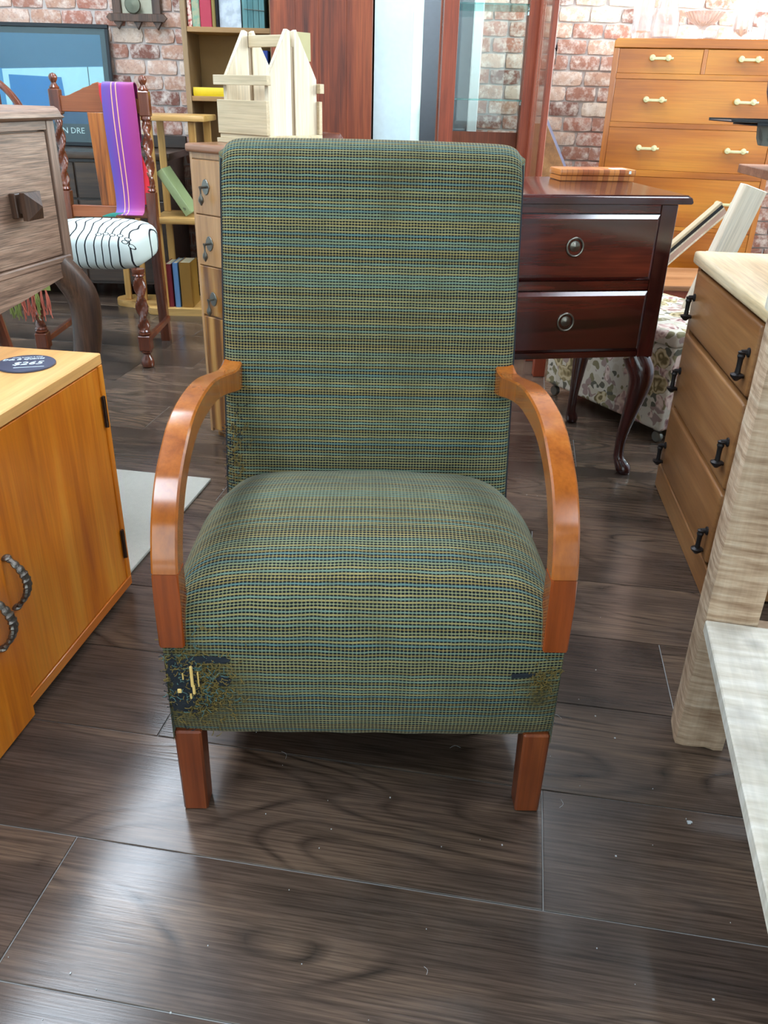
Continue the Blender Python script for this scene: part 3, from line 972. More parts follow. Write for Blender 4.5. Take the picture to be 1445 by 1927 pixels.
# ================================================================== WEATHERED OAK SIDEBOARD
OK = thing('oak_sideboard', 'weathered dark oak sideboard on cabriole legs with pyramid drawer knob', 'sideboard', (-0.765, 2.0, 0), -12.7)
box('body', M['oak'], OK, -0.44, -0.016, -0.88, 0.006, 0.626, 0.925, bev=0.002)
# moulded top
prof = [(-0.46, 0.93), (0.012, 0.93), (0.022, 0.936), (0.020, 0.945), (0.014, 0.953), (0.006, 0.957), (-0.46, 0.957)]
bb = B().prism(prof, 'y', -0.905, 0.022)
bmesh.ops.bevel(bb.bm, geom=[e for e in bb.bm.edges if all(v.co.y > 0.02 and v.co.z > 0.94 for v in e.verts)], offset=0.012, segments=3, affect='EDGES')
bb.build('moulded_top', M['oak'], OK)
box('corner_post', M['oak_v'], OK, -0.05, 0.0, -0.019, 0.010, 0.625, 0.929, bev=0.0015)
box('corner_post', M['oak_v'], OK, -0.05, 0.0, -0.884, -0.85, 0.625, 0.929, bev=0.0015)
box('top_rail', M['oak'], OK, -0.0155, -0.0005, -0.8485, -0.0205, 0.910, 0.929, bev=0.001)
dr = box('drawer', M['oak'], OK, -0.0155, -0.003, -0.32, -0.0245, 0.643, 0.9065, bev=0.002)
kb = B()
kb.box(-0.004, 0.012, -0.187, -0.137, 0.743, 0.793, bev=0.002)
kb.box(0.012, 0.026, -0.178, -0.146, 0.753, 0.785)
P = [(0.026, -0.190, 0.740), (0.026, -0.134, 0.740), (0.026, -0.134, 0.796), (0.026, -0.190, 0.796)]
vs = [kb.bm.verts.new(p) for p in P] + [kb.bm.verts.new((0.037, p[1] , p[2])) for p in P]
ap = kb.bm.verts.new((0.058, -0.162, 0.768))
kb.bm.faces.new(vs[:4][::-1])
for i in range(4):
    j = (i + 1) % 4
    kb.bm.faces.new((vs[i], vs[j], vs[4 + j], vs[4 + i]))
    kb.bm.faces.new((vs[4 + i], vs[4 + j], ap))
kb.build('pyramid_knob', M['oak_leg'], dr, smooth=10)
box('drawer', M['oak'], OK, -0.0155, -0.003, -0.8465, -0.3245, 0.643, 0.9065, bev=0.002)
box('lower_moulding', M['oak'], OK, -0.0155, 0.004, -0.8485, 0.0, 0.6265, 0.6415, bev=0.003)
ay = [(-0.006, 0.598), (-0.06, 0.593), (-0.13, 0.583), (-0.2, 0.573), (-0.29, 0.563), (-0.435, 0.556)]
ap_ = [(y, z) for y, z in ay] + [(-0.87 - y, z) for y, z in ay[::-1][1:]]
B().prism([(-0.006, 0.626)] + ap_ + [(-0.864, 0.626)], 'x', -0.016, 0.002, bev=0.0015).build('shaped_apron', M['oak'], OK)


def cabriole(pts, rs, mat, parent, name='leg', seg=12, flat=(1, 1), rs2=None):
    return B().tube(smooth_path(pts, 6), lerp_list(rs, 6), seg, flat=flat, phase=PI / 4).build(name, mat, parent)


for sx, sy in ((1, 1), (-1, 1), (1, -1), (-1, -1)):
    cx, cy = (-0.024 if sx > 0 else -0.42), (-0.03 if sy > 0 else -0.845)
    cabriole([(cx, cy, 0.624), (cx + sx * 0.018, cy + sy * 0.022, 0.585), (cx + sx * 0.034, cy + sy * 0.040, 0.535), (cx + sx * 0.034, cy + sy * 0.040, 0.46),
              (cx + sx * 0.022, cy + sy * 0.026, 0.34), (cx + sx * 0.012, cy + sy * 0.016, 0.2), (cx + sx * 0.012, cy + sy * 0.018, 0.10), (cx + sx * 0.022, cy + sy * 0.030, 0.045), (cx + sx * 0.023, cy + sy * 0.031, 0.022), (cx + sx * 0.023, cy + sy * 0.031, 0.0100)],
             [0.032, 0.036, 0.037, 0.035, 0.031, 0.027, 0.024, 0.029, 0.028, 0.026], M['oak_leg'], OK)

# ================================================================== TWISTED-POST CHAIR (origin between the front feet)
TC = thing('dining_chair', 'mahogany chair with barley-twist posts and black-on-white patterned seat', 'chair', (-1.165, 3.15, 0), 0)


def twist(bb, x, y, z0, z1, r, turns, hand=1, dx=0.0, dy=0.0, starts=2):
    n, seg = int(60 * (z1 - z0) / 0.28) + 16, 16
    rows = []
    for i in range(n + 1):
        t = i / n
        z = z0 + (z1 - z0) * t
        f = min(1.0, min(t, 1 - t) * 14)
        cx = x + dx * t
        cy = y + dy * t
        row = []
        for k in range(seg + 1):
            a = 2 * PI * k / seg
            q = r * (0.80 + 0.30 * f * math.cos(starts * 0.5 * (a * 2 - hand * 2 * PI * turns * t * 2 / starts)))
            row.append(Vector((cx + q * math.cos(a), cy + q * math.sin(a), z)))
        rows.append(row)
    bb.grid(rows)
    bmesh.ops.remove_doubles(bb.bm, verts=bb.bm.verts[:], dist=1e-6)
    return bb


M['seatcloth'] = None
LX = 0.203
for sg in (-1, 1):
    x = sg * LX
    bb = twist(B(), x, 0.012, 0.148, 0.36, 0.0225, 2.6, sg)
    bb.lathe([(0.018, 0.0), (0.024, 0.004), (0.027, 0.018), (0.024, 0.034), (0.015, 0.048), (0.014, 0.054), (0.022, 0.062), (0.022, 0.068)], 16, (x, 0.012, 0))
    bb.box(x - 0.024, x + 0.024, -0.012, 0.036, 0.068, 0.130, bev=0.004)
    bb.lathe([(0.019, 0.130), (0.025, 0.134), (0.025, 0.139), (0.020, 0.142), (0.024, 0.146), (0.019, 0.151)], 16, (x, 0.012, 0))
    bb.lathe([(0.019, 0.355), (0.025, 0.360), (0.021, 0.365), (0.025, 0.372), (0.025, 0.384)], 16, (x, 0.012, 0))
    bb.build('front_leg', M['twist'], TC)
    # rear post: raked square leg, block, twist, block and turned finial
    xr = sg * 0.175 + 0.001
    bb = B()
    bb.prism([(0.395, 0.0), (0.430, 0.0), (0.405, 0.40), (0.425, 0.615), (0.385, 0.615), (0.368, 0.40)], 'x', xr - 0.019, xr + 0.019, bev=0.002)
    bb.lathe([(0.016, 0.615), (0.021, 0.622), (0.016, 0.630), (0.019, 0.640)], 14, (xr, 0.406, 0))
    twist(bb, xr, 0.408, 0.640, 0.872, 0.0190, 2.9, -sg, 0.0, 0.024)
    bb.lathe([(0.018, 0.868), (0.014, 0.876), (0.021, 0.886), (0.019, 0.896)], 14, (xr, 0.432, 0))
    bb.box(xr - 0.021, xr + 0.021, 0.414, 0.456, 0.895, 0.985, bev=0.004)
    bb.lathe([(0.018, 0.984), (0.020, 0.990), (0.014, 0.997), (0.009, 1.006), (0.013, 1.013), (0.0165, 1.021), (0.0165, 1.028), (0.011, 1.037), (0.0, 1.041)], 14, (xr, 0.436, 0))
    bb.build('rear_post', M['twist'], TC)
    B().prism([(0.034, 0.085), (0.034, 0.108), (0.40, 0.112), (0.40, 0.090)], 'x', x * 0.97 - 0.009, x * 0.97 + 0.009, bev=0.002).build('side_stretcher', M['twist'], TC)
# crest rail with scalloped top
cp = [(-0.155, 0.905), (0.155, 0.905), (0.155, 0.955), (0.135, 0.962), (0.115, 0.980), (0.098, 0.976), (0.07, 0.990), (0.045, 0.999), (0.02, 0.995), (0.0, 1.012),
      (-0.02, 1.006), (-0.036, 0.994), (-0.06, 0.990), (-0.085, 0.975), (-0.105, 0.970), (-0.13, 0.958), (-0.155, 0.962)]
B().prism([(p[0], p[1]) for p in cp], 'y', 0.425, 0.446, bev=0.0025).build('crest_rail', M['rail'], TC)
box('lower_rail', M['rail'], TC, -0.155, 0.155, 0.392, 0.412, 0.515, 0.560, bev=0.002)
B().prism([(-0.048, 0.905), (0.034, 0.905), (0.030, 0.56), (-0.036, 0.56)], 'y', 0.408, 0.420, bev=0.001).build('back_splat', M['splat'], TC)
sp_ = B()
sp_.box(-0.16, 0.16, 0.05, 0.37, 0.390, 0.43)
sp_.build('seat_frame', M['twist'], TC)


def make_seat_cloth():
    t = NT('patterned_seat_cloth')
    uv = t.n('TexCoord').outputs['Object']
    sp = t.n('SeparateXYZ', {0: uv})
    x, y, z = sp.outputs[0], sp.outputs[1], sp.outputs[2]
    bend = t.math('MULTIPLY', t.math('SINE', t.math('ADD', t.math('MULTIPLY', y, 13.0), t.math('MULTIPLY', z, 9.0))), 0.012)
    nz = t.n('TexNoise', {'Vector': uv, 'Scale': 5.0, 'Detail': 1.0}).outputs[0]
    xx = t.math('ADD', t.math('ADD', x, bend), t.math('MULTIPLY', t.math('SUBTRACT', nz, 0.5), 0.075))
    f = t.math('ABSOLUTE', t.math('SUBTRACT', t.math('FRACT', t.math('MULTIPLY', xx, 31.0)), 0.5))
    ln = t.n('MapRange', {0: f, 1: 0.06, 2: 0.095, 3: 1.0, 4: 0.0}).outputs[0]
    # flower heads: rings of small ovals fanned over a stem
    def rad(cx, cz, sx=1.0, sz=1.0):
        v = t.n('CombineXYZ', {0: t.math('MULTIPLY', t.math('SUBTRACT', x, cx), sx), 1: t.math('MULTIPLY', t.math('SUBTRACT', t.math('ADD', z, t.math('MULTIPLY', y, 0.75)), cz), sz), 2: 0.0}).outputs[0]
        return t.n('VectorMath', {0: v}, operation='LENGTH').outputs['Value']
    ink = ln
    fill = None
    cx0, cz0 = 0.150, 0.478
    pod = [(-0.058, 0.030), (-0.040, 0.034), (-0.022, 0.030), (-0.002, 0.030), (0.018, 0.020), (0.012, 0.008), (0.028, 0.000)]
    for dx, dz in pod:
        rr_ = rad(cx0 + dx * 1.4, cz0 + dz * 1.4, 1.0, 1.25)
        ring = t.n('MapRange', {0: t.math('ABSOLUTE', t.math('SUBTRACT', rr_, 0.0100)), 1: 0.0014, 2: 0.0024, 3: 1.0, 4: 0.0}).outputs[0]
        ins = t.n('MapRange', {0: rr_, 1: 0.0092, 2: 0.0102, 3: 0.0, 4: 1.0}).outputs[0]
        ink = t.math('MAXIMUM', t.math('MULTIPLY', ink, ins), ring)
    col = t.mix(ink, lin((190, 198, 194)), lin((20, 20, 26)))
    t.bsdf(Base_Color=col, Roughness=0.85, Specular_IOR_Level=0.2)
    return t.m


M['seatcloth'] = make_seat_cloth()
# stuffed seat: superellipse plan, domed top, straight sides
rows = []
for i in range(15):
    t = i / 14
    ph = PI * (t - 0.5)
    zz = 0.440 + 0.070 * math.copysign(abs(math.sin(ph)) ** 0.6, math.sin(ph))
    k = max(0.02, math.cos(ph)) ** 0.28
    row = []
    for j in range(49):
        a = 2 * PI * j / 48
        ca_, sa_ = math.cos(a), math.sin(a)
        ex = 0.42
        px = math.copysign(abs(ca_) ** ex, ca_) * (0.226 - 0.012 * (sa_ + 1)) * k
        py = 0.200 + math.copysign(abs(sa_) ** ex, sa_) * 0.208 * k
        dome = 0.022 * max(0, 1 - (px / 0.23) ** 2) * max(0, 1 - ((py - 0.2) / 0.22) ** 2) if t > 0.5 else 0
        row.append(Vector((px, py, zz + dome * (t - 0.5) * 2)))
    rows.append(row)
bb = B().grid(rows)
bmesh.ops.remove_doubles(bb.bm, verts=bb.bm.verts[:], dist=1e-5)
bmesh.ops.holes_fill(bb.bm, edges=[e for e in bb.bm.edges if e.is_boundary], sides=0)
bb.build('seat_pad', M['seatcloth'], TC, smooth=60)


def make_scarf_mat():
    t = NT('shot_silk')
    sp = t.n('SeparateXYZ', {0: t.n('TexCoord').outputs['UV']})
    u = sp.outputs[0]
    nz = t.n('TexNoise', {'Vector': t.n('TexCoord').outputs['UV'], 'Scale': 3.0, 'Detail': 2.0}).outputs[0]
    col = t.ramp(t.math('ADD', u, t.math('MULTIPLY', t.math('SUBTRACT', nz, 0.5), 0.25)), [(0.0, lin((82, 62, 148))), (0.3, lin((108, 40, 138))), (0.6, lin((142, 28, 130))), (0.95, lin((150, 26, 104)))])
    for c in (0.30, 0.44):
        f = t.n('MapRange', {0: t.math('ABSOLUTE', t.math('SUBTRACT', u, c)), 1: 0.010, 2: 0.018, 3: 1.0, 4: 0.0}).outputs[0]
        col = t.mix(f, col, lin((236, 170, 120)))
    t.bsdf(Base_Color=col, Roughness=0.45, Sheen_Weight=0.3)
    return t.m


M['scarf'] = make_scarf_mat()
M['red'] = plain('scarlet_silk', (214, 24, 40), 0.5)
SCF = thing('scarf', 'purple and magenta silk scarf draped over the twisted-post chair back', 'scarf', (-1.165, 3.15, 0), 0)


def drape(path, x0f, x1f, n=16, seed=0.0, amp=0.006):
    rows, uvs = [], []
    L = len(path)
    for i, p in enumerate(path):
        t = i / (L - 1)
        row, ur = [], []
        for j in range(n + 1):
            u = j / n
            x = x0f(t) + (x1f(t) - x0f(t)) * u
            wv = amp * noise.noise(Vector((u * 3.0 + seed, t * 3.5, seed)))
            row.append(Vector((x, p.x + wv - amp * 0.3, p.y)))
            ur.append((u, t))
        rows.append(row)
        uvs.append(ur)
    return rows, uvs


def solid(bb, th):
    bmesh.ops.recalc_face_normals(bb.bm, faces=bb.bm.faces[:])
    bmesh.ops.solidify(bb.bm, geom=bb.bm.faces[:], thickness=th)
    return bb


front = smooth_path([(0.462, 0.80, 0), (0.456, 0.90, 0), (0.454, 0.99, 0), (0.444, 1.012, 0), (0.430, 1.014, 0), (0.417, 1.006, 0), (0.410, 0.96, 0), (0.400, 0.86, 0), (0.392, 0.74, 0), (0.384, 0.62, 0), (0.368, 0.55, 0), (0.335, 0.535, 0)], 5)
rows, uvs = drape(front, lambda t: 0.024 + 0.014 * math.sin(t * 9) * t, lambda t: 0.142 + 0.012 * t + 0.004 * math.sin(t * 11), 18, 1.0, 0.003)
solid(B().grid(rows, uvs), 0.003).build('scarf_cloth', M['scarf'], SCF, smooth=70)
edge = smooth_path([(0.450, 0.99, 0), (0.436, 1.008, 0), (0.423, 1.004, 0), (0.418, 0.97, 0), (0.409, 0.88, 0), (0.400, 0.78, 0), (0.393, 0.66, 0), (0.382, 0.57, 0)], 4)
rows, uvs = drape(edge, lambda t: 0.006 + 0.20 * max(0, t - 0.45), lambda t: 0.040 + 0.135 * max(0, min(1, (t - 0.3) * 1.9)), 8, 5.0, 0.002)
solid(B().grid(rows, uvs), 0.002).build('red_lining', M['red'], SCF, smooth=70)
M['green'] = plain('teal_tassel', (20, 110, 96), 0.8)
bb = B()
for k in range(8):
    bb.tube(smooth_path([(0.03 + k * 0.006, 0.352, 0.538), (0.01 + k * 0.005, 0.335, 0.534), (-0.01 + k * 0.007, 0.322, 0.527)], 3), 0.0022, 5)
stuff(bb.build('scarf_fringe', M['green'], SCF))

# tasselled throw hanging at the left front of the seat
M['t_red'] = plain('coral_tassel', (196, 104, 84), 0.9)
M['t_green'] = plain('moss_tassel', (142, 152, 80), 0.9)
TH = thing('tasselled_throw', 'red and green tasselled throw hanging below the left seat edge', 'throw', (-1.165, 3.15, 0), 0)
rows, uvs = drape(smooth_path([(0.12, 0.519, 0), (0.05, 0.522, 0), (-0.004, 0.500, 0), (-0.020, 0.46, 0), (-0.022, 0.36, 0), (-0.020, 0.30, 0)], 4), lambda t: -0.30 + 0.07 * (1 - t), lambda t: -0.13, 10, 3.0, 0.004)
solid(B().grid(rows, uvs), 0.003).build('throw_cloth', M['t_green'], TH, smooth=70)
for k in range(9):
    x = -0.292 + k * 0.018
    bb = B()
    r_ = random.Random(k)
    for q in range(7):
        bb.tube(smooth_path([(x + r_.gauss(0, 0.001), -0.022, 0.303), (x + r_.gauss(0, 0.004), -0.025 + r_.gauss(0, 0.003), 0.26), (x + r_.gauss(0, 0.006), -0.022 + r_.gauss(0, 0.004), 0.205 + r_.gauss(0, 0.012))], 3), 0.0017, 4)
    bb.build('tassel', M['t_green'] if k in (0, 1, 2, 6) else M['t_red'], TH)

# ================================================================== HOOP-BACK CHAIR behind the sideboard
HC = thing('hoop_back_chair', 'brown hoop-back spindle chair half hidden behind the oak sideboard', 'chair', (-1.294, 2.63, 0), -4)
hp = smooth_path([(-0.2, 0.0, 0.455), (-0.236, 0.01, 0.70), (-0.222, 0.02, 0.88), (-0.15, 0.028, 0.995), (0, 0.032, 1.045), (0.15, 0.028, 0.995), (0.222, 0.02, 0.88), (0.236, 0.01, 0.70), (0.2, 0.0, 0.455)], 7)
B().tube(hp, 0.0125, 8, flat=(0.8, 1.15)).build('hoop', M['twist'], HC)
for k in range(6):
    x = -0.135 + k * 0.054
    zt = 1.035 - 0.9 * x * x * 3.2
    B().tube([(x * 0.9, 0.002, 0.45), (x, 0.02, 0.72), (x * 1.02, 0.028, zt)], [0.006, 0.0075, 0.005], 7).build('spindle', M['twist'], HC)
rows = []
bb = B()
bb.prism([(0.2 * math.copysign(abs(math.cos(a)) ** 0.6, math.cos(a)), -0.19 + 0.205 * math.copysign(abs(math.sin(a)) ** 0.6, math.sin(a))) for a in [2 * PI * k / 28 for k in range(28)]], 'z', 0.425, 0.46, bev=0.008, seg=2)
bb.build('seat', M['twist'], HC)
for sx in (-1, 1):
    for sy in (0, 1):
        B().tube([(sx * 0.045, -0.07 - 0.22 * sy, 0.43), (sx * 0.062, -0.045 - 0.27 * sy, 0.22), (sx * 0.085, -0.03 - 0.29 * sy, 0.0)], [0.013, 0.019, 0.012], 10).build('leg', M['twist'], HC)

# ================================================================== SMALL CHEST WITH DROP HANDLES
SM = thing('small_chest', 'narrow walnut chest of drawers with drop handles behind the armchair', 'chest', (-0.5645, 2.45, 0), -38)
SW, SD = 0.42, 0.36
box('carcass', M['chest_s'], SM, 0.0, SW, 0.006, SD, 0.02, 0.843, bev=0.002)
bb = B().box(-0.008, SW + 0.008, -0.012, SD + 0.004, 0.8435, 0.866, bev=0.0085, seg=3)
bb.build('top', M['chest_top'], SM)
box('plinth', M['chest_b'], SM, 0.01, SW - 0.01, 0.02, SD - 0.01, 0.0, 0.02)
box('stile', M['chest_s'], SM, 0.0, 0.010, -0.001, 0.0055, 0.02, 0.8432)
box('stile', M['chest_s'], SM, SW - 0.010, SW, -0.001, 0.0055, 0.02, 0.8432)
for i, (z0, z1, mt) in enumerate(((0.684, 0.826, 'chest_s'), (0.543, 0.681, 'chest_s'), (0.398, 0.540, 'chest_b'))):
    d = box('drawer', M[mt], SM, 0.012, SW - 0.012, -0.004, 0.0055, z0, z1, bev=0.0015)
    for hx in (0.063, SW - 0.063):
        hz = (0.757, 0.606, 0.449)[i]
        h = B()
        h.prism([(hx + 0.016 * math.cos(a) * (0.75 + 0.25 * abs(math.cos(2 * a))), hz + 0.021 * math.sin(a)) for a in [2 * PI * k / 12 for k in range(12)]], 'y', -0.0072, -0.004, bev=0.001)
        h.tube([(hx, -0.007, hz), (hx, -0.022, hz), (hx, -0.026, hz - 0.001)], [0.0035, 0.0035, 0.005], 8)
        h.tube([(hx, -0.024, hz), (hx, -0.024, hz - 0.012), (hx, -0.024, hz - 0.020), (hx, -0.024, hz - 0.027), (hx, -0.024, hz - 0.036), (hx, -0.024, hz - 0.043), (hx, -0.024, hz - 0.047)],
               [0.0035, 0.0022, 0.003, 0.0068, 0.0078, 0.004, 0.0018], 8)
        h.build('drop_handle', M['iron'], d)
box('door', M['chest_b'], SM, 0.012, SW - 0.012, -0.003, 0.0055, 0.03, 0.392, bev=0.0015)
box('top_rail', M['chest_s'], SM, 0.0105, SW - 0.0105, -0.001, 0.0055, 0.829, 0.843)

# picket bottle carrier on a slab
SL = tag(box('wooden_slab', M['pale_h'], None, -0.012, 0.222, -0.01, 0.222, 0, 0.0115, bev=0.001), 'thin pale wooden board under the picket-ended carrier', 'board')
c38, s38 = math.cos(R(-38)), math.sin(R(-38))
ox, oy = -0.5645 + c38 * 0.02 - s38 * 0.105, 2.45 + s38 * 0.02 + c38 * 0.105
SL.location, SL.rotation_euler = (ox, oy, 0.8662), (0, 0, R(-38))
CR = thing('bottle_carrier', 'pale pine carrier with pointed picket ends and top handle', 'crate', (ox, oy, 0.878), -38)
# local: x along the long side (toward the camera's right), y to the far end of the end panels
CLn, CWd = 0.192, 0.20
for k, x in ((0, 0.014), (1, CLn - 0.016)):
    for q in range(2):
        if q == 0:
            pl = [(0.006, 0.0), (0.094, 0.0), (0.094, 0.262), (0.082, 0.266), (0.006, 0.150)]
        else:
            pl = [(0.108, 0.0), (0.194, 0.0), (0.194, 0.150), (0.118, 0.266), (0.108, 0.262)]
        B().prism(pl, 'x', x - 0.006, x + 0.008, bev=0.0012).build('picket', M['pale'], CR)
    B().box(x - 0.005, x + 0.005, 0.0945, 0.1075, 0.0, 0.225).build('filler_strip', M['shelf_v'], CR)
box('side_board', M['pale_h'], CR, -0.006, CLn - 0.004, -0.008, 0.0055, 0.012, 0.096, bev=0.001)
box('side_board', M['pale_h'], CR, -0.006, CLn + 0.0, 0.1945, 0.208, 0.012, 0.096, bev=0.001)
box('side_rail', M['pale_h'], CR, -0.014, CLn + 0.004, -0.010, 0.0055, 0.132, 0.156, bev=0.001)
box('side_rail', M['pale_h'], CR, -0.014, CLn + 0.004, 0.1945, 0.212, 0.116, 0.140, bev=0.001)
box('base_board', M['pale_h'], CR, -0.004, CLn + 0.002, -0.004, 0.206, 0.0, 0.0115, bev=0.001)
box('handle', M['pale_h'], CR, 0.024, CLn - 0.024, 0.092, 0.110, 0.226, 0.254, bev=0.001)
TG = box('blank_tag', plain('olive_card', (176, 164, 118), 0.7), CR, 0.150, 0.153, 0.118, 0.205, 0.195, 0.264, bev=0.0005)

# chair whose crest shows behind the carrier
PC = thing('plain_chair', 'brown chair with curved crest rail showing behind the armchair', 'chair', (-0.388, 3.26, 0), 4)
B().prism([(-0.2, 0.80), (0.2, 0.80), (0.202, 0.85), (0.19, 0.866), (0.1, 0.872), (-0.1, 0.872), (-0.19, 0.866), (-0.202, 0.85)], 'y', 0.0, 0.022, bev=0.004, seg=2).build('crest_rail', M['twist'], PC)
for sx in (-1, 1):
    B().prism([(0.03, 0.0), (0.06, 0.0), (0.03, 0.44), (0.021, 0.80), (0.001, 0.80), (0.0, 0.44)], 'x', sx * 0.17 - 0.015, sx * 0.17 + 0.015, bev=0.002).build('rear_leg', M['twist'], PC)
    box('front_leg', M['twist'], PC, sx * 0.17 - 0.016, sx * 0.17 + 0.016, -0.38, -0.348, 0, 0.415, bev=0.002)
box('back_slat', M['twist'], PC, -0.154, 0.154, 0.004, 0.016, 0.62, 0.67, bev=0.002)
box('seat', M['twist'], PC, -0.2, 0.2, -0.39, 0.0, 0.4155, 0.445, bev=0.008, seg=2)

# ================================================================== SLATTED BOOK RACK
RK = thing('book_rack', 'golden wooden slatted book rack with wavy base between chairs and chest', 'rack', (-1.0, 4.03, 0), 0)


def lobes(z0, z1, pts, mat, name):
    pl = [(p.x, p.y) for p in smooth_path([(x, y, 0) for x, y in pts], 4, True)]
    return B().prism(pl, 'z', z0, z1, bev=0.006, seg=2).build(name, mat, RK)


lobes(0.0, 0.034, [(-0.17, -0.03), (0.0, -0.035), (0.16, -0.03), (0.175, 0.0), (0.165, 0.16), (0.17, 0.25), (0.0, 0.27), (-0.22, 0.265), (-0.365, 0.25), (-0.40, 0.19),
                      (-0.375, 0.13), (-0.28, 0.10), (-0.20, 0.03)], M['rack_h'], 'base_shelf')
box('middle_shelf', M['rack_h'], RK, -0.13, 0.16, -0.03, 0.255, 0.428, 0.457, bev=0.008, seg=2)
box('top_shelf', M['rack_h'], RK, -0.135, 0.155, -0.035, 0.25, 0.866, 0.892, bev=0.007, seg=2)
for x0, x1, y0, y1 in ((-0.128, -0.088, -0.012, 0.006), (0.075, 0.107, -0.012, 0.006), (-0.122, -0.090, 0.20, 0.216), (0.10, 0.135, 0.19, 0.206)):
    box('slat', M['rack'], RK, x0, x1, y0, y1, 0.4575, 0.8655, bev=0.002)
    box('slat', M['rack'], RK, x0, x1, y0, y1, 0.0345, 0.4275, bev=0.002)
for x0, x1, y0, y1 in ((-0.345, -0.315, 0.14, 0.156), (-0.255, -0.230, 0.12, 0.136)):
    B().prism([(x0, 0.0345), (x1, 0.0345), (x1 + 0.01, 0.60), (x0 + 0.01, 0.60)], 'y', y0, y1, bev=0.002).build('slat', M['rack'], RK)
box('slat_cap', M['rack_h'], RK, -0.37, -0.20, 0.10, 0.18, 0.6005, 0.622, bev=0.006, seg=2)
M['page'] = plain('page_block', (214, 200, 170), 0.9)


def book(name, label, h, wd, th, col, loc, rot, group, mats=None, band=None, cover=None):
    """spine faces local -y; x = thickness, y = width, z = height"""
    o = thing(name, label, 'book', loc, 0, group)
    o.rotation_euler = rot
    mt = mats or plain('cover_' + name + str(rnd.random())[2:6], col, 0.55)
    bb = B()
    bb.box(-th / 2, -th / 2 + 0.0025, 0.003, wd, 0, h)
    bb.box(th / 2 - 0.0025, th / 2, 0.003, wd, 0, h)
    bb.prism([(-th / 2, 0.003), (-th / 2 + 0.003, -0.001), (0, -0.003), (th / 2 - 0.003, -0.001), (th / 2, 0.003)], 'z', 0, h)
    bb.build('cover', mt, o)
    box('pages', M['page'], o, -th / 2 + 0.0026, th / 2 - 0.0026, 0.0035, wd - 0.004, 0.003, h - 0.003)
    return o


zb = 0.0345
book('book', 'dark red book at the left of the three on the rack base', 0.205, 0.15, 0.032, (112, 20, 34), (-0.066, 0.02 + 4.03 - 0.0, zb), (0, 0, 0), 'books on the rack base').location = (-1.080, 4.035, zb)
book('book', 'slim light blue book between the red and mustard ones on the rack base', 0.212, 0.15, 0.026, (92, 128, 172), (-1.044, 4.032, zb), (0, 0, 0), 'books on the rack base')
book('book', 'thick mustard book at the right of the rack base', 0.215, 0.15, 0.055, (142, 100, 34), (-0.997, 4.030, zb), (0, 0, 0), 'books on the rack base')
gb = book('book', 'sage green book leaning inside the rack above the middle shelf', 0.225, 0.15, 0.036, (150, 164, 116), (-0.948, 4.06, 0.459), (0, R(-33), R(0)), None)
text('spine_mark', 'b', M['black'], gb, (0, -0.0034, 0.03), (R(90), 0, 0), 0.022)
gb.location = (-0.960, 4.050, 0.4685)

# ================================================================== BACK LEFT
M['sideb'] = wood('dark_sideboard', (30, 22, 18), (58, 42, 32), (84, 62, 44), 'x', 1.0, 0.35, 0.3, 0.45, 0.3, 0.03)
SB = thing('long_sideboard', 'long dark brown sideboard against the brick wall under the poster', 'sideboard', (-1.78, 4.30, 0), 0)
box('body', M['sideb'], SB, -0.66, 0.66, 0.012, 0.40, 0.08, 0.68, bev=0.002)
box('top', M['sideb'], SB, -0.68, 0.69, -0.012, 0.41, 0.681, 0.714, bev=0.006, seg=2)
box('back_upstand', M['sideb'], SB, -0.68, 0.69, 0.38, 0.40, 0.7145, 0.775, bev=0.004)
for q in range(3):
    x0 = -0.64 + q * 0.43
    d = box('drawer', M['sideb'], SB, x0, x0 + 0.42, 0.0, 0.0115, 0.50, 0.665, bev=0.002)
    B().lathe([(0.006, 0.0), (0.006, 0.008), (0.012, 0.012), (0.012, 0.016), (0.0, 0.019)], 12, m=Matrix.Translation((x0 + 0.21, 0.0, 0.58)) @ Matrix.Rotation(R(90), 4, 'X')).build('knob', M['brass'], d)
    box('door', M['sideb'], SB, x0, x0 + 0.42, 0.0, 0.0115, 0.095, 0.49, bev=0.002)
for sx in (-0.62, 0.62):
    for y in (0.05, 0.36):
        box('leg', M['sideb'], SB, sx - 0.025, sx + 0.025, y - 0.025, y + 0.025, 0.0, 0.0798, bev=0.002, taper=(0.8, 0.8))

# framed poster: a plain generic blue and white scene in a black frame
PO = thing('framed_poster', 'black framed blue poster with white caption standing on the dark sideboard', 'poster', (-1.437, 4.644, 0.7160), 0)
PO.rotation_euler = (R(-3.2), 0, 0)
PWd, PH = 0.86, 0.555
for nm, a_ in (('frame_rail', (-PWd, 0, 0, 0.022, 0.0, 0.018)), ('frame_rail', (-PWd, 0, 0, 0.022, PH - 0.018, PH)),
               ('frame_stile', (-PWd, -PWd + 0.018, 0, 0.022, 0.0182, PH - 0.0182)), ('frame_stile', (-0.018, 0, 0, 0.022, 0.0182, PH - 0.0182))):
    box(nm, M['black'], PO, *a_, bev=0.002)
box('mount', plain('poster_mount', (44, 58, 70), 0.5), PO, -PWd + 0.0182, -0.0182, 0.010, 0.018, 0.0182, PH - 0.0182)
pc = lambda n, c: plain(n, c, 0.45)
A0, A1, Z0_, Z1_ = -PWd + 0.04, -0.045, 0.105, PH - 0.045
box('picture_ground', pc('poster_mid_blue', (56, 140, 200)), PO, A0, A1, 0.0085, 0.0098, Z0_, Z1_)
b = B().prism([(A0, Z1_), (A1, Z1_), (A1, 0.372), (-0.56, 0.352), (A0, 0.372)], 'y', 0.0075, 0.0084)
b.build('picture_canopy', pc('poster_slate_blue', (62, 108, 144)), PO)
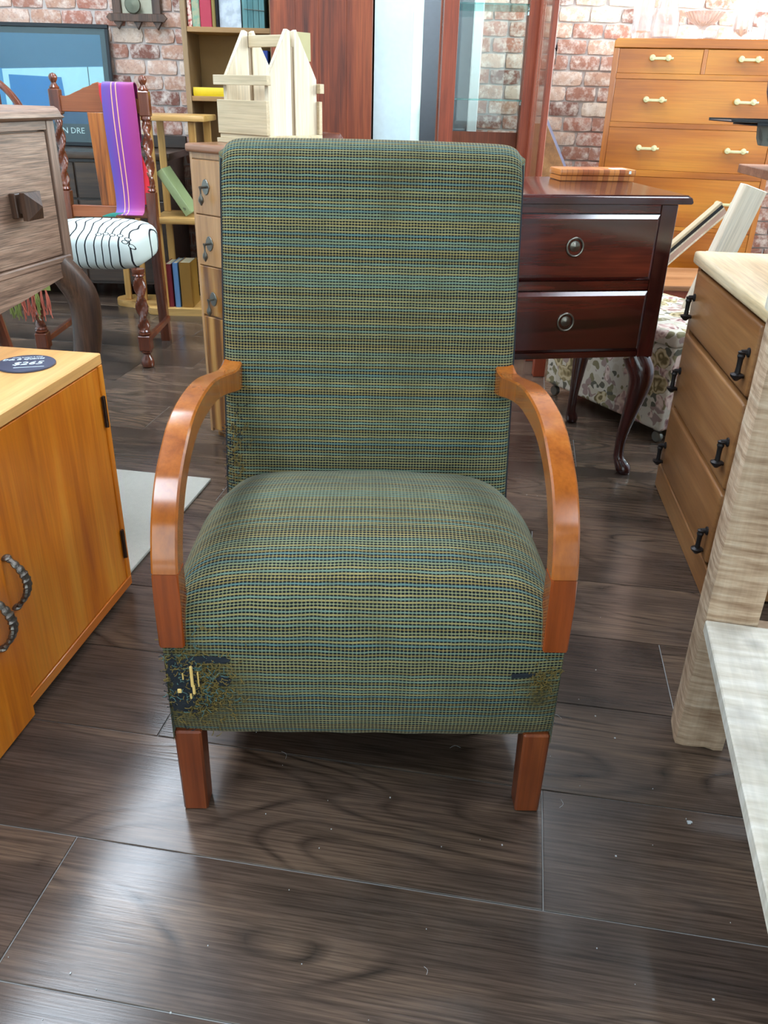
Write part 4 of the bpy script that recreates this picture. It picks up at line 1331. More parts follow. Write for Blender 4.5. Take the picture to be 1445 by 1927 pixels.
B().prism([(-0.56, 0.350), (A1, 0.370), (A1, 0.16), (-0.56, 0.16)], 'y', 0.0076, 0.0084).build('picture_light', pc('poster_pale', (192, 226, 240)), PO)
B().prism([(-0.53, 0.325), (-0.262, 0.318), (-0.250, 0.18), (-0.53, 0.18)], 'y', 0.0068, 0.0075).build('picture_window', pc('poster_deep_blue', (20, 124, 196)), PO)
B().prism([(A0, Z0_), (A1, Z0_), (A1, 0.155), (-0.4, 0.185), (A0, 0.155)], 'y', 0.0060, 0.0067).build('picture_floor', pc('poster_floor_blue', (26, 74, 118)), PO)
B().box(-0.125, -0.121, 0.0068, 0.0075, 0.16, 0.368).build('picture_post', pc('poster_line', (26, 56, 84)), PO)
text('caption', 'N DRE', M['chalk'], PO, (-0.232, 0.0082, 0.072), (R(90), 0, 0), 0.040)
box('glazing', M['pane'], PO, -PWd + 0.0182, -0.0182, 0.003, 0.005, 0.0182, PH - 0.0182)

CK = thing('wall_clock', 'dark wooden wall clock frame with round pendulum hanging on bricks', 'clock', (-1.290, 4.715, 1.286), 0)
dk = M['oak_leg']
for x in (-0.098, 0.0, 0.098):
    wd = 0.021 if x else 0.019
    zt = 0.62 if x else 0.02
    B().prism([(x - wd, zt), (x - wd, -0.004), (x - wd * 0.55, -0.010), (x, -0.034), (x + wd * 0.55, -0.010), (x + wd, -0.004), (x + wd, zt)], 'y', -0.018, 0.004, bev=0.002).build('upright', dk, CK)
B().prism([(-0.135, 0.035), (-0.152, 0.017), (-0.135, 0.0), (0.135, 0.0), (0.152, 0.017), (0.135, 0.035)], 'y', -0.030, -0.0185, bev=0.002).build('cross_rail', dk, CK)
B().prism([(-0.135, 0.60), (-0.15, 0.58), (-0.135, 0.56), (0.135, 0.56), (0.15, 0.58), (0.135, 0.60)], 'y', -0.030, -0.0185, bev=0.002).build('cross_rail', dk, CK)
box('back_panel', plain('aged_paper', (186, 182, 160), 0.8), CK, -0.076, 0.076, 0.0, 0.004, 0.0355, 0.52)
B().lathe([(0.0, -0.008), (0.036, -0.004), (0.040, 0.0), (0.036, 0.004), (0.0, 0.008)], 28, m=Matrix.Translation((-0.012, -0.034, 0.072)) @ Matrix.Rotation(R(90), 4, 'X')).build('pendulum', plain('aged_brass_disc', (112, 112, 96), 0.4, 0.7), CK)
B().tube([(-0.012, -0.034, 0.113), (-0.012, -0.034, 0.50)], 0.003, 6).build('pendulum_rod', M['brass'], CK)
B().lathe([(0.0, 0.0), (0.085, 0.0), (0.085, 0.012), (0.0, 0.014)], 32, m=Matrix.Translation((0, -0.0185, 0.46)) @ Matrix.Rotation(R(90), 4, 'X')).build('dial', M['chalk'], CK)

# bookcase
BK = thing('bookcase', 'tan open bookcase with books standing beside the tall cedar wardrobe', 'bookcase', (-0.985, 4.30, 0), 0)
BWd, BD, BHt = 0.405, 0.26, 1.86
box('side_panel', M['shelf_v'], BK, 0.0, 0.024, 0.0, BD, 0, BHt, bev=0.001)
box('side_panel', M['shelf_v'], BK, BWd, BWd + 0.018, 0.0, BD, 0, BHt, bev=0.001)
box('back_panel', M['hardboard'], BK, 0.0245, BWd - 0.0005, BD - 0.006, BD, 0.0, BHt)
SHZ = (0.08, 0.365, 0.665, 0.946, 1.229, 1.535, 1.838)
for z in SHZ:
    box('shelf', M['shelf'], BK, 0.0245, BWd - 0.0005, 0.004, BD - 0.0065, z, z + 0.021, bev=0.001)
M['deco'] = None


def mottled(name, c1, c2, s=60):
    t = NT(name)
    n = t.n('TexNoise', {'Vector': t.n('TexCoord').outputs['Object'], 'Scale': float(s), 'Detail': 3.0}).outputs[0]
    t.bsdf(Base_Color=t.ramp(n, [(0.42, lin(c1)), (0.55, lin(c2))]), Roughness=0.6)
    return t.m


bz = SHZ[4] + 0.0212
bx0 = -0.985 + 0.027
g_ = 'books on the upper bookcase shelf'
bl = [(0.020, 0.235, (176, 70, 62), 'red and white mottled thin book leftmost on the upper bookcase shelf', mottled('red_white_cloth', (176, 60, 54), (224, 200, 186))),
      (0.036, 0.240, (112, 146, 122), 'pale green patterned book second from left on the upper bookcase shelf', mottled('green_pattern', (112, 146, 122), (150, 150, 120), 40)),
      (0.053, 0.240, (166, 42, 64), 'thick crimson book on the upper bookcase shelf', None),
      (0.016, 0.230, (136, 116, 60), 'narrow olive book right of the crimson one', None),
      (0.010, 0.235, (24, 24, 28), 'very thin black book on the upper bookcase shelf', None)]
x = bx0
for th, h, c, lb, mt in bl:
    book('book', lb, h, 0.17, th, c, (x + th / 2, 4.325, bz), (0, 0, 0), g_, mt)
    x += th + 0.0012
# pale cover turned face out, and a slatted teal box beside it
fb = thing('book', 'pale grey hardback standing face out on the upper bookcase shelf', 'book', (x + 0.052, 4.345, bz), 0, g_)
box('cover', mottled('grey_print', (168, 176, 184), (190, 198, 206), 25), fb, -0.05, 0.05, 0.0, 0.018, 0, 0.235, bev=0.001)
box('pages', M['page'], fb, -0.0485, 0.0485, 0.0182, 0.028, 0.003, 0.232)
tb = thing('teal_box', 'weathered teal slatted wooden box on the bookcase shelf beside the wardrobe', 'box', (x + 0.161, 4.325, bz), 0)
M['teal'] = wood('teal_paint', (56, 104, 108), (86, 132, 134), (110, 154, 152), 'z', 1.2, 0.7, 0, 0.5, 0.5, 0.1)
for k in range(4):
    box('slat', M['teal'], tb, -0.050 + k * 0.0255, -0.050 + k * 0.0255 + 0.024, 0.0, 0.010, 0.0, 0.225, bev=0.001)
box('back', M['teal'], tb, -0.050, 0.0505, 0.0102, 0.10, 0.0, 0.225)
B().tube([(-0.04, -0.003, 0.075), (0.052, -0.003, 0.068)], 0.0016, 6).build('hasp', M['iron'], tb)
yb = thing('book', 'bright yellow book lying flat on the lower bookcase shelf', 'book', (-0.985 + 0.030, 4.32, SHZ[3] + 0.0212), 0)
yb.rotation_euler = (0, 0, 0)
ym = plain('yellow_cover', (218, 186, 16), 0.45)
B().prism([(0.003, 0.0), (0.16, 0.0), (0.16, 0.0025), (0.006, 0.0025), (0.004, 0.019), (0.006, 0.0345), (0.16, 0.0345), (0.16, 0.037), (0.003, 0.037), (-0.002, 0.019)], 'x', 0.0, 0.21).build('cover', ym, yb)
box('pages', M['page'], yb, 0.003, 0.207, 0.0062, 0.156, 0.0027, 0.0343)
for k, (c, th, h, lb) in enumerate((((58, 84, 64), 0.018, 0.20, 'dark green book on the lower bookcase shelf behind the carrier'), ((168, 180, 176), 0.022, 0.20, 'pale grey green book on the lower bookcase shelf behind the carrier'),
                                    ((34, 64, 146), 0.042, 0.195, 'royal blue book on the lower bookcase shelf behind the carrier'))):
    xk = -0.985 + (0.312, 0.334, 0.368)[k]
    book('book', lb, h, 0.16, th, c, (xk, 4.33, SHZ[3] + 0.0212), (0, 0, 0), 'books behind the carrier')

WD = thing('wardrobe', 'tall dark cedar wardrobe panel with knots beside the white pillar', 'wardrobe', (-0.556, 4.15, 0), 0)
box('body', M['wardrobe'], WD, 0.0, 0.448, 0.013, 0.52, 0.06, 2.0, bev=0.002)
wx = [0.0, 0.11, 0.212, 0.335, 0.448]
for a_, b_ in zip(wx, wx[1:]):
    box('front_board', M['wardrobe'], WD, a_ + 0.0003, b_ - 0.0003, 0.0, 0.0125, 0.06, 2.0, bev=0.0006)
box('plinth', M['wardrobe'], WD, 0.01, 0.438, 0.02, 0.5, 0.0, 0.0598)
box('cornice', M['wardrobe'], WD, -0.0, 0.448, -0.02, 0.53, 2.0005, 2.05, bev=0.008, seg=2)

# ================================================================== GLASS DISPLAY CABINET
GC = thing('display_cabinet', 'tall mahogany glass display cabinet with its door swung open', 'cabinet', (0.198, 4.0, 0), 0)
GW, GD, GH = 0.416, 0.36, 1.85
pw = 0.062
for x0, x1, y0, y1 in ((0, pw, 0, 0.022), (GW - 0.057, GW, 0, 0.022), (0.0, 0.022, GD - 0.06, GD), (GW - 0.022, GW, GD - 0.06, GD)):
    box('post', M['cabinet'], GC, x0, x1, y0, y1, 0.0, GH, bev=0.0015)
box('side_post', M['cabinet'], GC, 0.0, 0.022, 0.0225, 0.08, 0.0, GH, bev=0.0015)
box('plinth', M['cabinet'], GC, 0.0225, GW - 0.0225, 0.0225, GD - 0.005, 0.02, 0.12, bev=0.001)
box('lower_back', M['cabinet'], GC, 0.0225, GW - 0.0225, GD - 0.015, GD - 0.006, 0.1205, 0.845)
box('top', M['cabinet'], GC, -0.01, GW + 0.01, -0.01, GD + 0.01, GH + 0.0002, GH + 0.04, bev=0.004)
box('side_pane', M['pane'], GC, 0.004, 0.008, 0.0805, GD - 0.0605, 0.12, GH)
box('side_pane', M['pane'], GC, GW - 0.008, GW - 0.004, 0.0225, GD - 0.0605, 0.12, GH)
box('back_pane', M['pane'], GC, 0.0225, GW - 0.0225, GD - 0.012, GD - 0.008, 0.85, GH)
for z in (0.62, 0.981, 1.342, 1.62):
    s_ = box('glass_shelf', M['shelfglass'], GC, 0.024, GW - 0.024, 0.0235, GD - 0.02, z, z + 0.006)
    for x in (0.024, GW - 0.030):
        for y in (0.055, GD - 0.08):
            B().box(x, x + 0.008, y, y + 0.014, z - 0.018, z - 0.0003, bev=0.002).build('shelf_clip', M['silver'], s_)
DR = B()
dx0, dl = GW - 0.020, 0.375
DR.box(dx0, dx0 + 0.020, -dl, -dl + 0.05, 0.10, GH - 0.02, bev=0.002)
DR.box(dx0, dx0 + 0.020, -0.052, -0.002, 0.10, GH - 0.02, bev=0.002)
DR.box(dx0, dx0 + 0.020, -dl + 0.05, -0.052, 0.10, 0.16)
DR.box(dx0, dx0 + 0.020, -dl + 0.05, -0.052, GH - 0.08, GH - 0.02)
DO = DR.build('door', M['cabinet'], GC)
box('door_pane', M['pane'], DO, dx0 + 0.008, dx0 + 0.012, -dl + 0.051, -0.053, 0.161, GH - 0.081)
kb = B().lathe([(0.008, 0.0), (0.008, 0.002), (0.003, 0.003), (0.003, 0.012)], 10, m=Matrix.Translation((dx0 + 0.020, -dl + 0.025, 1.17)) @ Matrix.Rotation(R(90), 4, 'Y'))
kb.tube([(dx0 + 0.030, -dl + 0.025 + 0.009 * math.cos(a), 1.172 + 0.011 * math.sin(a)) for a in [2 * PI * k / 12 for k in range(12)]], 0.0022, 6, closed=True)
kb.tube(smooth_path([(dx0 + 0.030, -dl + 0.025, 1.16), (dx0 + 0.031, -dl + 0.026, 1.14), (dx0 + 0.030, -dl + 0.025, 1.115)], 4), 0.0018, 5)
kb.build('key', M['blackiron'], DO)

# ================================================================== DARK MAHOGANY SIDE TABLE
DK = thing('side_table', 'dark mahogany two-drawer side table on cabriole legs with ring pulls', 'table', (0.762, 2.235, 0), 9.8)
box('body', M['desk_v'], DK, -0.567, -0.025, 0.014, 0.455, 0.362, 0.7625, bev=0.002)
prof = [(-0.604, 0.7635), (0.008, 0.7635), (0.012, 0.7660), (0.013, 0.776), (0.006, 0.780), (-0.002, 0.785), (-0.59, 0.785), (-0.598, 0.780), (-0.605, 0.776), (-0.605, 0.766)]
bb = B().prism(prof, 'y', -0.004, 0.492)
bmesh.ops.bevel(bb.bm, geom=[e for e in bb.bm.edges if all(v.co.y < 0 and v.co.z > 0.77 for v in e.verts)], offset=0.006, segments=3, affect='EDGES')
bb.build('top', M['desk'], DK)
box('top_rail', M['desk'], DK, -0.5215, -0.0705, 0.003, 0.0138, 0.7405, 0.7625, bev=0.001)
box('middle_rail', M['desk'], DK, -0.5215, -0.0705, 0.003, 0.0138, 0.5465, 0.5715, bev=0.001)
box('bottom_rail', M['desk'], DK, -0.5215, -0.0705, 0.003, 0.0138, 0.362, 0.379, bev=0.001)
for x0, x1 in ((-0.567, -0.522), (-0.070, -0.025)):
    box('corner_post', M['desk_v'], DK, x0, x1, 0.0, 0.0138, 0.362, 0.7625, bev=0.0015)
for z0, z1 in ((0.574, 0.738), (0.3815, 0.544)):
    bb = B().box(-0.5205, -0.0715, 0.0, 0.0138, z0, z1)
    bmesh.ops.recalc_face_normals(bb.bm, faces=bb.bm.faces[:])
    bb.bm.normal_update()
    fr = [f for f in bb.bm.faces if f.calc_center_median().y < 0.001]
    bmesh.ops.inset_individual(bb.bm, faces=fr, thickness=0.0135, depth=0.009)
    d = bb.build('drawer', M['desk'], DK, smooth=0)
    hx, hz = -0.296, (z0 + z1) / 2 + 0.006
    mm = Matrix.Translation((hx, -0.006, hz)) @ Matrix.Rotation(R(90), 4, 'X')
    h = B().lathe([(0.0225, 0.0), (0.0225, 0.001), (0.019, 0.003), (0.0175, 0.002), (0.015, 0.002), (0.013, 0.0045), (0.007, 0.006), (0.003, 0.0085), (0.0, 0.009)], 28, m=mm,
                  rfun=lambda a, z: 1 + (0.05 * math.cos(12 * a) if 0.002 < z < 0.007 else 0))
    h.tube([(hx + 0.0215 * math.sin(a), -0.0115, hz - 0.002 + 0.0225 * math.cos(a)) for a in [2 * PI * k / 28 for k in range(28)]], 0.0028, 8, closed=True)
    h.box(hx - 0.004, hx + 0.004, -0.014, -0.006, hz + 0.017, hz + 0.023, bev=0.001)
    h.build('ring_pull', M['pull'], d)
for sx, sy in ((1, 0), (-1, 0), (1, 1), (-1, 1)):
    cx, cy = (-0.060 if sx > 0 else -0.53), (0.036 if sy == 0 else 0.425)
    ey = -1 if sy == 0 else 1
    cabriole([(cx, cy, 0.362), (cx + sx * 0.008, cy + ey * 0.006, 0.345), (cx + sx * 0.020, cy + ey * 0.018, 0.315), (cx + sx * 0.021, cy + ey * 0.020, 0.27), (cx + sx * 0.012, cy + ey * 0.010, 0.19),
              (cx + sx * 0.003, cy + ey * 0.002, 0.11), (cx + sx * 0.002, cy + ey * 0.003, 0.05), (cx + sx * 0.010, cy + ey * 0.014, 0.024), (cx + sx * 0.016, cy + ey * 0.022, 0.012), (cx + sx * 0.016, cy + ey * 0.022, 0.0)],
             [0.034, 0.036, 0.036, 0.031, 0.022, 0.0155, 0.015, 0.020, 0.021, 0.017], M['desk_v'], DK)


def make_parquet():
    t = NT('ribbed_parquet')
    tc = t.n('TexCoord').outputs['Object']
    sp = t.n('SeparateXYZ', {0: tc})
    f = t.math('FRACT', t.math('MULTIPLY', sp.outputs[0], 62.0))
    wn = t.n('TexWhiteNoise', {'W': t.math('FLOOR', t.math('MULTIPLY', sp.outputs[0], 62.0))}, noise_dimensions='1D').outputs[0]
    col = t.mix(wn, lin((150, 74, 30)), lin((206, 128, 60)))
    col = t.mix(t.n('MapRange', {0: f, 1: 0.0, 2: 0.2, 3: 0.7, 4: 0.0}).outputs[0], col, lin((92, 42, 20)))
    t.bsdf(Base_Color=col, Roughness=0.35, Coat_Weight=0.2)
    return t.m


M['parquet'] = make_parquet()
PB = thing('parquet_box', 'flat ribbed orange wooden box with white label on the dark table', 'box', (0.594, 2.605, 0.7855), 9.8)
box('lid', M['parquet'], PB, -0.118, 0.118, -0.035, 0.062, 0.0135, 0.032, bev=0.007, seg=2)
box('tray', M['parquet'], PB, -0.114, 0.114, -0.031, 0.058, 0.0, 0.0133, bev=0.001)
box('label', M['chalk'], PB, 0.045, 0.090, -0.026, 0.006, 0.0321, 0.0325)
box('label', M['chalk'], PB, 0.094, 0.101, -0.0356, -0.0352, 0.020, 0.028)

# folded table leaning behind the dark side table
FT = thing('folded_table', 'brown folded table leaf with sloping grey edge beside the display cabinet', 'table', (0.672, 4.06, 0), 0)
B().prism([(-0.05, 0.0), (0.262, 0.0), (0.262, 0.44), (0.108, 0.726), (0.014, 0.895), (-0.05, 0.895)], 'y', 0.0, 0.02, bev=0.001).build('leaf', M['chest_r'], FT)
B().tube([(0.006, 0.01, 0.920), (0.272, 0.01, 0.442)], 0.009, 4, phase=PI / 4).build('edge_strip', plain('lilac_metal', (140, 134, 156), 0.35, 0.4), FT)

# ================================================================== FLORAL OTTOMAN
def make_floral():
    t = NT('floral_tapestry')
    tc = t.n('TexCoord').outputs['Object']
    wz = t.n('TexNoise', {'Vector': tc, 'Scale': 14.0, 'Detail': 2.0}).outputs[1]
    wz = t.n('VectorMath', {0: t.n('VectorMath', {0: wz, 1: (0.5, 0.5, 0.5)}, operation='SUBTRACT').outputs[0], 'Scale': 0.075}, operation='SCALE').outputs[0]
    p = t.n('VectorMath', {0: tc, 1: wz}, operation='ADD').outputs[0]
    v1 = t.n('TexVoronoi', {'Vector': p, 'Scale': 15.0})
    v2 = t.n('TexVoronoi', {'Vector': p, 'Scale': 34.0})
    d1, c1 = v1.outputs['Distance'], v1.outputs['Color']
    d2, c2 = v2.outputs['Distance'], v2.outputs['Color']
    s1 = t.n('SeparateXYZ', {0: c1}).outputs[0]
    s2 = t.n('SeparateXYZ', {0: c2}).outputs[0]
    leaf = t.ramp(s2, [(0.0, lin((188, 178, 160))), (0.22, lin((126, 118, 90))), (0.45, lin((192, 182, 166))), (0.58, lin((96, 94, 82))), (0.78, lin((152, 130, 124)))], 'CONSTANT')
    lm = t.n('MapRange', {0: d2, 1: 0.52, 2: 0.58, 3: 1.0, 4: 0.0}).outputs[0]
    col = t.mix(lm, lin((198, 190, 176)), leaf)
    petal = t.math('PINGPONG', t.math('ADD', t.math('MULTIPLY', d1, 4.5), t.math('MULTIPLY', d2, 2.2)), 1.0)
    rose = t.ramp(petal, [(0.15, lin((134, 98, 98))), (0.5, lin((186, 154, 146))), (0.85, lin((216, 194, 182)))])
    gold = t.ramp(petal, [(0.15, lin((110, 96, 66))), (0.5, lin((160, 142, 104))), (0.85, lin((196, 180, 146)))])
    fl = t.mix(t.math('GREATER_THAN', s1, 0.72), rose, gold)
    fm = t.math('MULTIPLY', t.n('MapRange', {0: d1, 1: 0.50, 2: 0.54, 3: 1.0, 4: 0.0}).outputs[0], t.math('GREATER_THAN', s1, 0.30))
    col = t.mix(fm, col, fl)
    t.bsdf(Base_Color=col, Roughness=0.85, Specular_IOR_Level=0.2)
    return t.m


M['floral'] = make_floral()
OT = thing('ottoman', 'faded floral upholstered ottoman box on castors behind the dark side table', 'ottoman', (0.88, 2.46, 0), 30)
box('body', M['floral'], OT, 0.0, 0.40, 0.0, 0.575, 0.048, 0.322, bev=0.012, seg=3)
box('lid', M['floral'], OT, -0.006, 0.406, -0.006, 0.581, 0.3225, 0.372, bev=0.016, seg=3)
for x in (0.03, 0.37):
    for y in (0.03, 0.545):
        cs = B().lathe([(0.0, -0.008), (0.017, -0.008), (0.019, -0.005), (0.019, 0.005), (0.017, 0.008), (0.0, 0.008)], 16, m=Matrix.Translation((x, y, 0.019)) @ Matrix.Rotation(R(90), 4, 'Y'))
        cs.box(x - 0.012, x + 0.012, y - 0.012, y + 0.012, 0.0405, 0.0478)
        cs.tube([(x, y, 0.02), (x, y, 0.042)], 0.005, 8)
        cs.build('castor', M['iron'], OT)

# ================================================================== RIGHT CHEST WITH IRON DROP HANDLES
RC = thing('chest_of_drawers', 'worn rimu chest of three drawers with black drop handles and sanded top', 'chest', (0.789, 2.116, 0), -6.27)
box('carcass', M['chest_r'], RC, 0.014, 0.45, -0.575, 0.050, 0.012, 0.6265, bev=0.002)
box('top', M['chest_rtop'], RC, -0.014, 0.46, -0.60, 0.066, 0.627, 0.659, bev=0.010, seg=3)
for y0, y1 in ((0.022, 0.050), (-0.575, -0.545)):
    box('stile', M['chest_r'], RC, 0.0, 0.0138, y0, y1, 0.0, 0.6265, bev=0.0015)
for z0, z1, hz in ((0.470, 0.617, 0.520), (0.262, 0.456, 0.326), (0.080, 0.250, 0.112)):
    d = box('drawer', M['chest_r'], RC, -0.008, 0.0138, -0.5435, 0.0205, z0, z1, bev=0.007, seg=3)
    for hy in (-0.008, -0.512):
        h = B()
        h.lathe([(0.010, 0.0), (0.010, 0.003), (0.006, 0.005), (0.005, 0.016)], 10, m=Matrix.Translation((-0.008, hy, hz + 0.034)) @ Matrix.Rotation(R(-90), 4, 'Y'))
        h.lathe([(0.0, 0.0), (0.004, 0.001), (0.013, 0.010), (0.014, 0.014), (0.006, 0.017), (0.0052, 0.030), (0.0058, 0.046), (0.008, 0.052), (0.0065, 0.056), (0.008, 0.061), (0.0, 0.064)], 12, (-0.022, hy, hz - 0.026))
        h.tube([(-0.008, hy, hz - 0.017), (-0.022, hy, hz - 0.017)], 0.003, 6)
        h.build('drop_handle', M['blackiron'], d)
box('plinth', M['chest_r'], RC, -0.004, 0.0138, -0.575, 0.050, 0.0, 0.070, bev=0.003)

# small stand on top of it, with a footed bowl, dark trays and a vase
STD = thing('small_stand', 'small reddish wooden stand on the sanded chest top', 'stand', (0.818, 2.10, 0.6594), -3)
box('top', wood('pinkish_board', (132, 82, 58), (166, 112, 84), (188, 136, 106), 'x', 1.0, 0.4), STD, 0.0, 0.44, -0.42, 0.0, 0.193, 0.212, bev=0.0015)
for y in (-0.40, -0.03):
    box('leg', M['chest_r'], STD, 0.36, 0.385, y, y + 0.022, 0.0, 0.1928, bev=0.001)
    box('leg', M['chest_r'], STD, 0.25, 0.275, y, y + 0.022, 0.0, 0.1928, bev=0.001)
BO = thing('footed_bowl', 'grey leaf-patterned bowl on brass feet on the small stand', 'bowl', (0.893, 1.95, 0.8716), 0)
B().lathe([(0.0, 0.044), (0.094, 0.046), (0.100, 0.060), (0.103, 0.085), (0.099, 0.085), (0.095, 0.062), (0.088, 0.050), (0.0, 0.048)], 36).build('bowl', mottled('grey_leaf', (104, 106, 100), (138, 140, 132), 45), BO)
for k in range(3):
    a = R(200 + 120 * k)
    cx, cy = 0.072 * math.cos(a), 0.072 * math.sin(a)
    B().tube(smooth_path([(cx * 0.9, cy * 0.9, 0.047), (cx * 1.05, cy * 1.05, 0.036), (cx, cy, 0.020), (cx * 0.92, cy * 0.92, 0.008), (cx * 0.95, cy * 0.95, 0.004)], 4), lerp_list([0.006, 0.008, 0.006, 0.005, 0.004], 4), 8).build('brass_foot', M['brass'], BO)
for k, (x0, x1, z, wh) in enumerate(((0.755, 1.02, 0.9570, 'lower of two resting on the grey bowl'), (0.700, 1.00, 0.9632, 'upper of two resting on the grey bowl'))):
    t_ = thing('dark_tray', 'thin black rectangular tray, ' + wh, 'tray', ((x0 + x1) / 2, 1.95, z), 0, 'black trays on the bowl')
    hw_ = (x1 - x0) / 2
    box('base', M['black'], t_, -hw_, hw_, -0.07, 0.07, 0, 0.003, bev=0.0008)
    box('rim', M['black'], t_, -hw_, hw_, -0.07, -0.066, 0.0031, 0.006)
    box('rim', M['black'], t_, -hw_, hw_, 0.066, 0.07, 0.0031, 0.006)
VA = B().lathe([(0.0, 0.0), (0.03, 0.0), (0.045, 0.02), (0.057, 0.055), (0.060, 0.085), (0.050, 0.115), (0.032, 0.13), (0.036, 0.14), (0.030, 0.14), (0.026, 0.128), (0.0, 0.03)], 28).build('vase', plain('blue_black_glaze', (38, 42, 58), 0.25, coat=0.4), None)
tag(VA, 'rounded blue-black vase standing on the upper black tray', 'vase')
VA.location = (0.848, 1.95, 0.9664)

# leaning pieces resting on the ottoman lid
LB = tag(B().box(-0.040, 0.040, -0.018, 0.018, 0.0, 0.40, bev=0.002).build('leaning_board', M['pale'], None), 'pale thick timber board leaning above the floral ottoman lid', 'board')
LB.location = (1.003, 2.70, 0.3845)
LB.rotation_euler = (R(2), R(16.5), R(12))
MF = thing('tilted_frame', 'long thin frame with black inner edge tilted behind the sanded chest', 'frame', (0.818, 2.80, 0.402), 0)
MF.rotation_euler = (0, R(-43), R(8))
fl_ = 0.40
box('outer_strip', M['pale_h'], MF, 0, fl_, 0.0, 0.03, 0.040, 0.049, bev=0.001)
box('black_slip', M['black'], MF, 0.002, fl_ - 0.002, 0.004, 0.03, 0.028, 0.0398)
box('gilt_slip', M['pale'], MF, 0.002, fl_ - 0.002, 0.001, 0.03, 0.0235, 0.0278)
box('inner_board', plain('pinkish_mount', (196, 160, 142), 0.4), MF, 0.002, fl_ - 0.002, 0.004, 0.03, 0.0055, 0.0233)
box('lower_strip', M['pale'], MF, 0, fl_, 0.0, 0.03, 0.0, 0.0053, bev=0.001)

ST = thing('red_stool', 'red brown wooden stool standing behind the floral ottoman', 'stool', (0.585, 3.165, 0), 0)
for x in (0.0, 0.235):
    for y in (0.0, 0.215):
        box('leg', M['cabinet'], ST, x, x + 0.045, y, y + 0.045, 0.0, 0.3998, bev=0.002)
box('seat', M['cabinet'], ST, -0.004, 0.284, -0.004, 0.264, 0.40, 0.425, bev=0.004, seg=2)

# low panelled trunk in front of the orange chest
TK = thing('panelled_trunk', 'low brown panelled wooden trunk between the ottoman and orange chest', 'trunk', (1.02, 3.50, 0), 0)
box('body', M['chest_r'], TK, 0.0, 0.72, 0.014, 0.40, 0.0, 0.286, bev=0.001)
box('lid', wood('trunk_lid', (124, 76, 44), (158, 106, 68), (180, 130, 92), 'x', 1, 0.4), TK, -0.01, 0.73, -0.012, 0.41, 0.2865, 0.309, bev=0.004, seg=2)
box('frame_rail', M['cabinet'], TK, 0.0, 0.72, 0.0, 0.0138, 0.226, 0.286, bev=0.001)
box('frame_rail', M['chest_r'], TK, 0.0, 0.72, 0.0, 0.0138, 0.0, 0.05, bev=0.001)
for x in (0.0, 0.335, 0.68):
    box('frame_stile', M['chest_r'], TK, x, x + 0.04, 0.0, 0.0138, 0.0502, 0.2258, bev=0.001)
for x in (0.0402, 0.3752):
    box('panel_moulding', M['pale_h'], TK, x, x + 0.2946, 0.004, 0.0138, 0.208, 0.2256, bev=0.002)
    box('panel', wood('quartered_panel', (120, 72, 38), (164, 110, 68), (186, 134, 90), 'x', 1.4, 0.35, 0.2, 0.6, 0.5) if x < 0.1 else M['chest_r'], TK, x, x + 0.2946, 0.009, 0.0138, 0.0502, 0.2078, bev=0.001)

# ================================================================== ORANGE MAHOGANY CHEST
OC = thing('tall_chest', 'tall orange mahogany chest of drawers with cream bar handles', 'chest', (0.975, 4.20, 0), -13.2)
OWd, OD = 0.757, 0.44
box('carcass', M['chest_ov'], OC, 0.0, OWd, 0.012, OD, 0.12, 1.205, bev=0.002)
bb = B().prism([(0.0, 1.2055), (OWd, 1.2055), (OWd, 1.232), (OWd - 0.012, 1.243), (0.012, 1.243), (0.0, 1.232)], 'y', -0.004, OD + 0.005, bev=0.003)
bb.build('top', M['chest_o'], OC)
for x0 in (0.0, OWd - 0.024):
    box('stile', M['chest_ov'], OC, x0, x0 + 0.024, 0.0, 0.0118, 0.12, 1.205, bev=0.001)
    box('bracket_foot', M['chest_ov'], OC, x0 if x0 == 0 else OWd - 0.1, 0.1 if x0 == 0 else OWd, 0.0, 0.05, 0.0, 0.1198, bev=0.002)
    box('bracket_foot', M['chest_ov'], OC, x0 if x0 == 0 else OWd - 0.1, 0.1 if x0 == 0 else OWd, OD - 0.05, OD, 0.0, 0.1198, bev=0.002)
rows_ = [(1.107, 1.203), (0.909, 1.083), (0.708, 0.885), (0.464, 0.678), (0.249, 0.444)]
for za, zb_ in ((1.084, 1.106), (0.886, 0.908), (0.679, 0.707), (0.445, 0.463), (0.20, 0.248)):
    box('rail', M['chest_o'], OC, 0.0245, OWd - 0.0245, 0.0, 0.0118, za, zb_, bev=0.001)
box('divider', M['chest_ov'], OC, 0.385, 0.402, 0.0, 0.0118, 1.1065, 1.2045, bev=0.001)
for i, (za, zb_) in enumerate(rows_):
    spans = [(0.0255, 0.384, (0.204,)), (0.403, OWd - 0.0255, (0.577,))] if i == 0 else [(0.0255, OWd - 0.0255, (0.204, 0.593))]
    for x0, x1, hs in spans:
        d = box('drawer', M['chest_o'], OC, x0, x1, 0.001, 0.0118, za, zb_, bev=0.001)
        for hx in hs:
            hz = (za + zb_) / 2 + (0.012 if i == 0 else 0.006)
            h = box('bar_handle', M['cream'], d, hx - 0.045, hx + 0.045, -0.030, -0.018, hz - 0.008, hz + 0.004, bev=0.003, seg=2)
            bb = B()
            for s in (-1, 1):
                bb.lathe([(0.006, 0.0), (0.006, 0.010), (0.012, 0.016), (0.014, 0.024), (0.011, 0.032), (0.0, 0.034)], 12, m=Matrix.Translation((hx + s * 0.034, 0.001, hz)) @ Matrix.Rotation(R(90), 4, 'X'))
            bb.build('handle_post', M['cream'], d)
            B().tube([(hx + 0.0452, -0.024, hz - 0.002), (hx + 0.056, -0.024, hz - 0.002)], 0.0055, 8).build('handle_end', M['cream'], d)


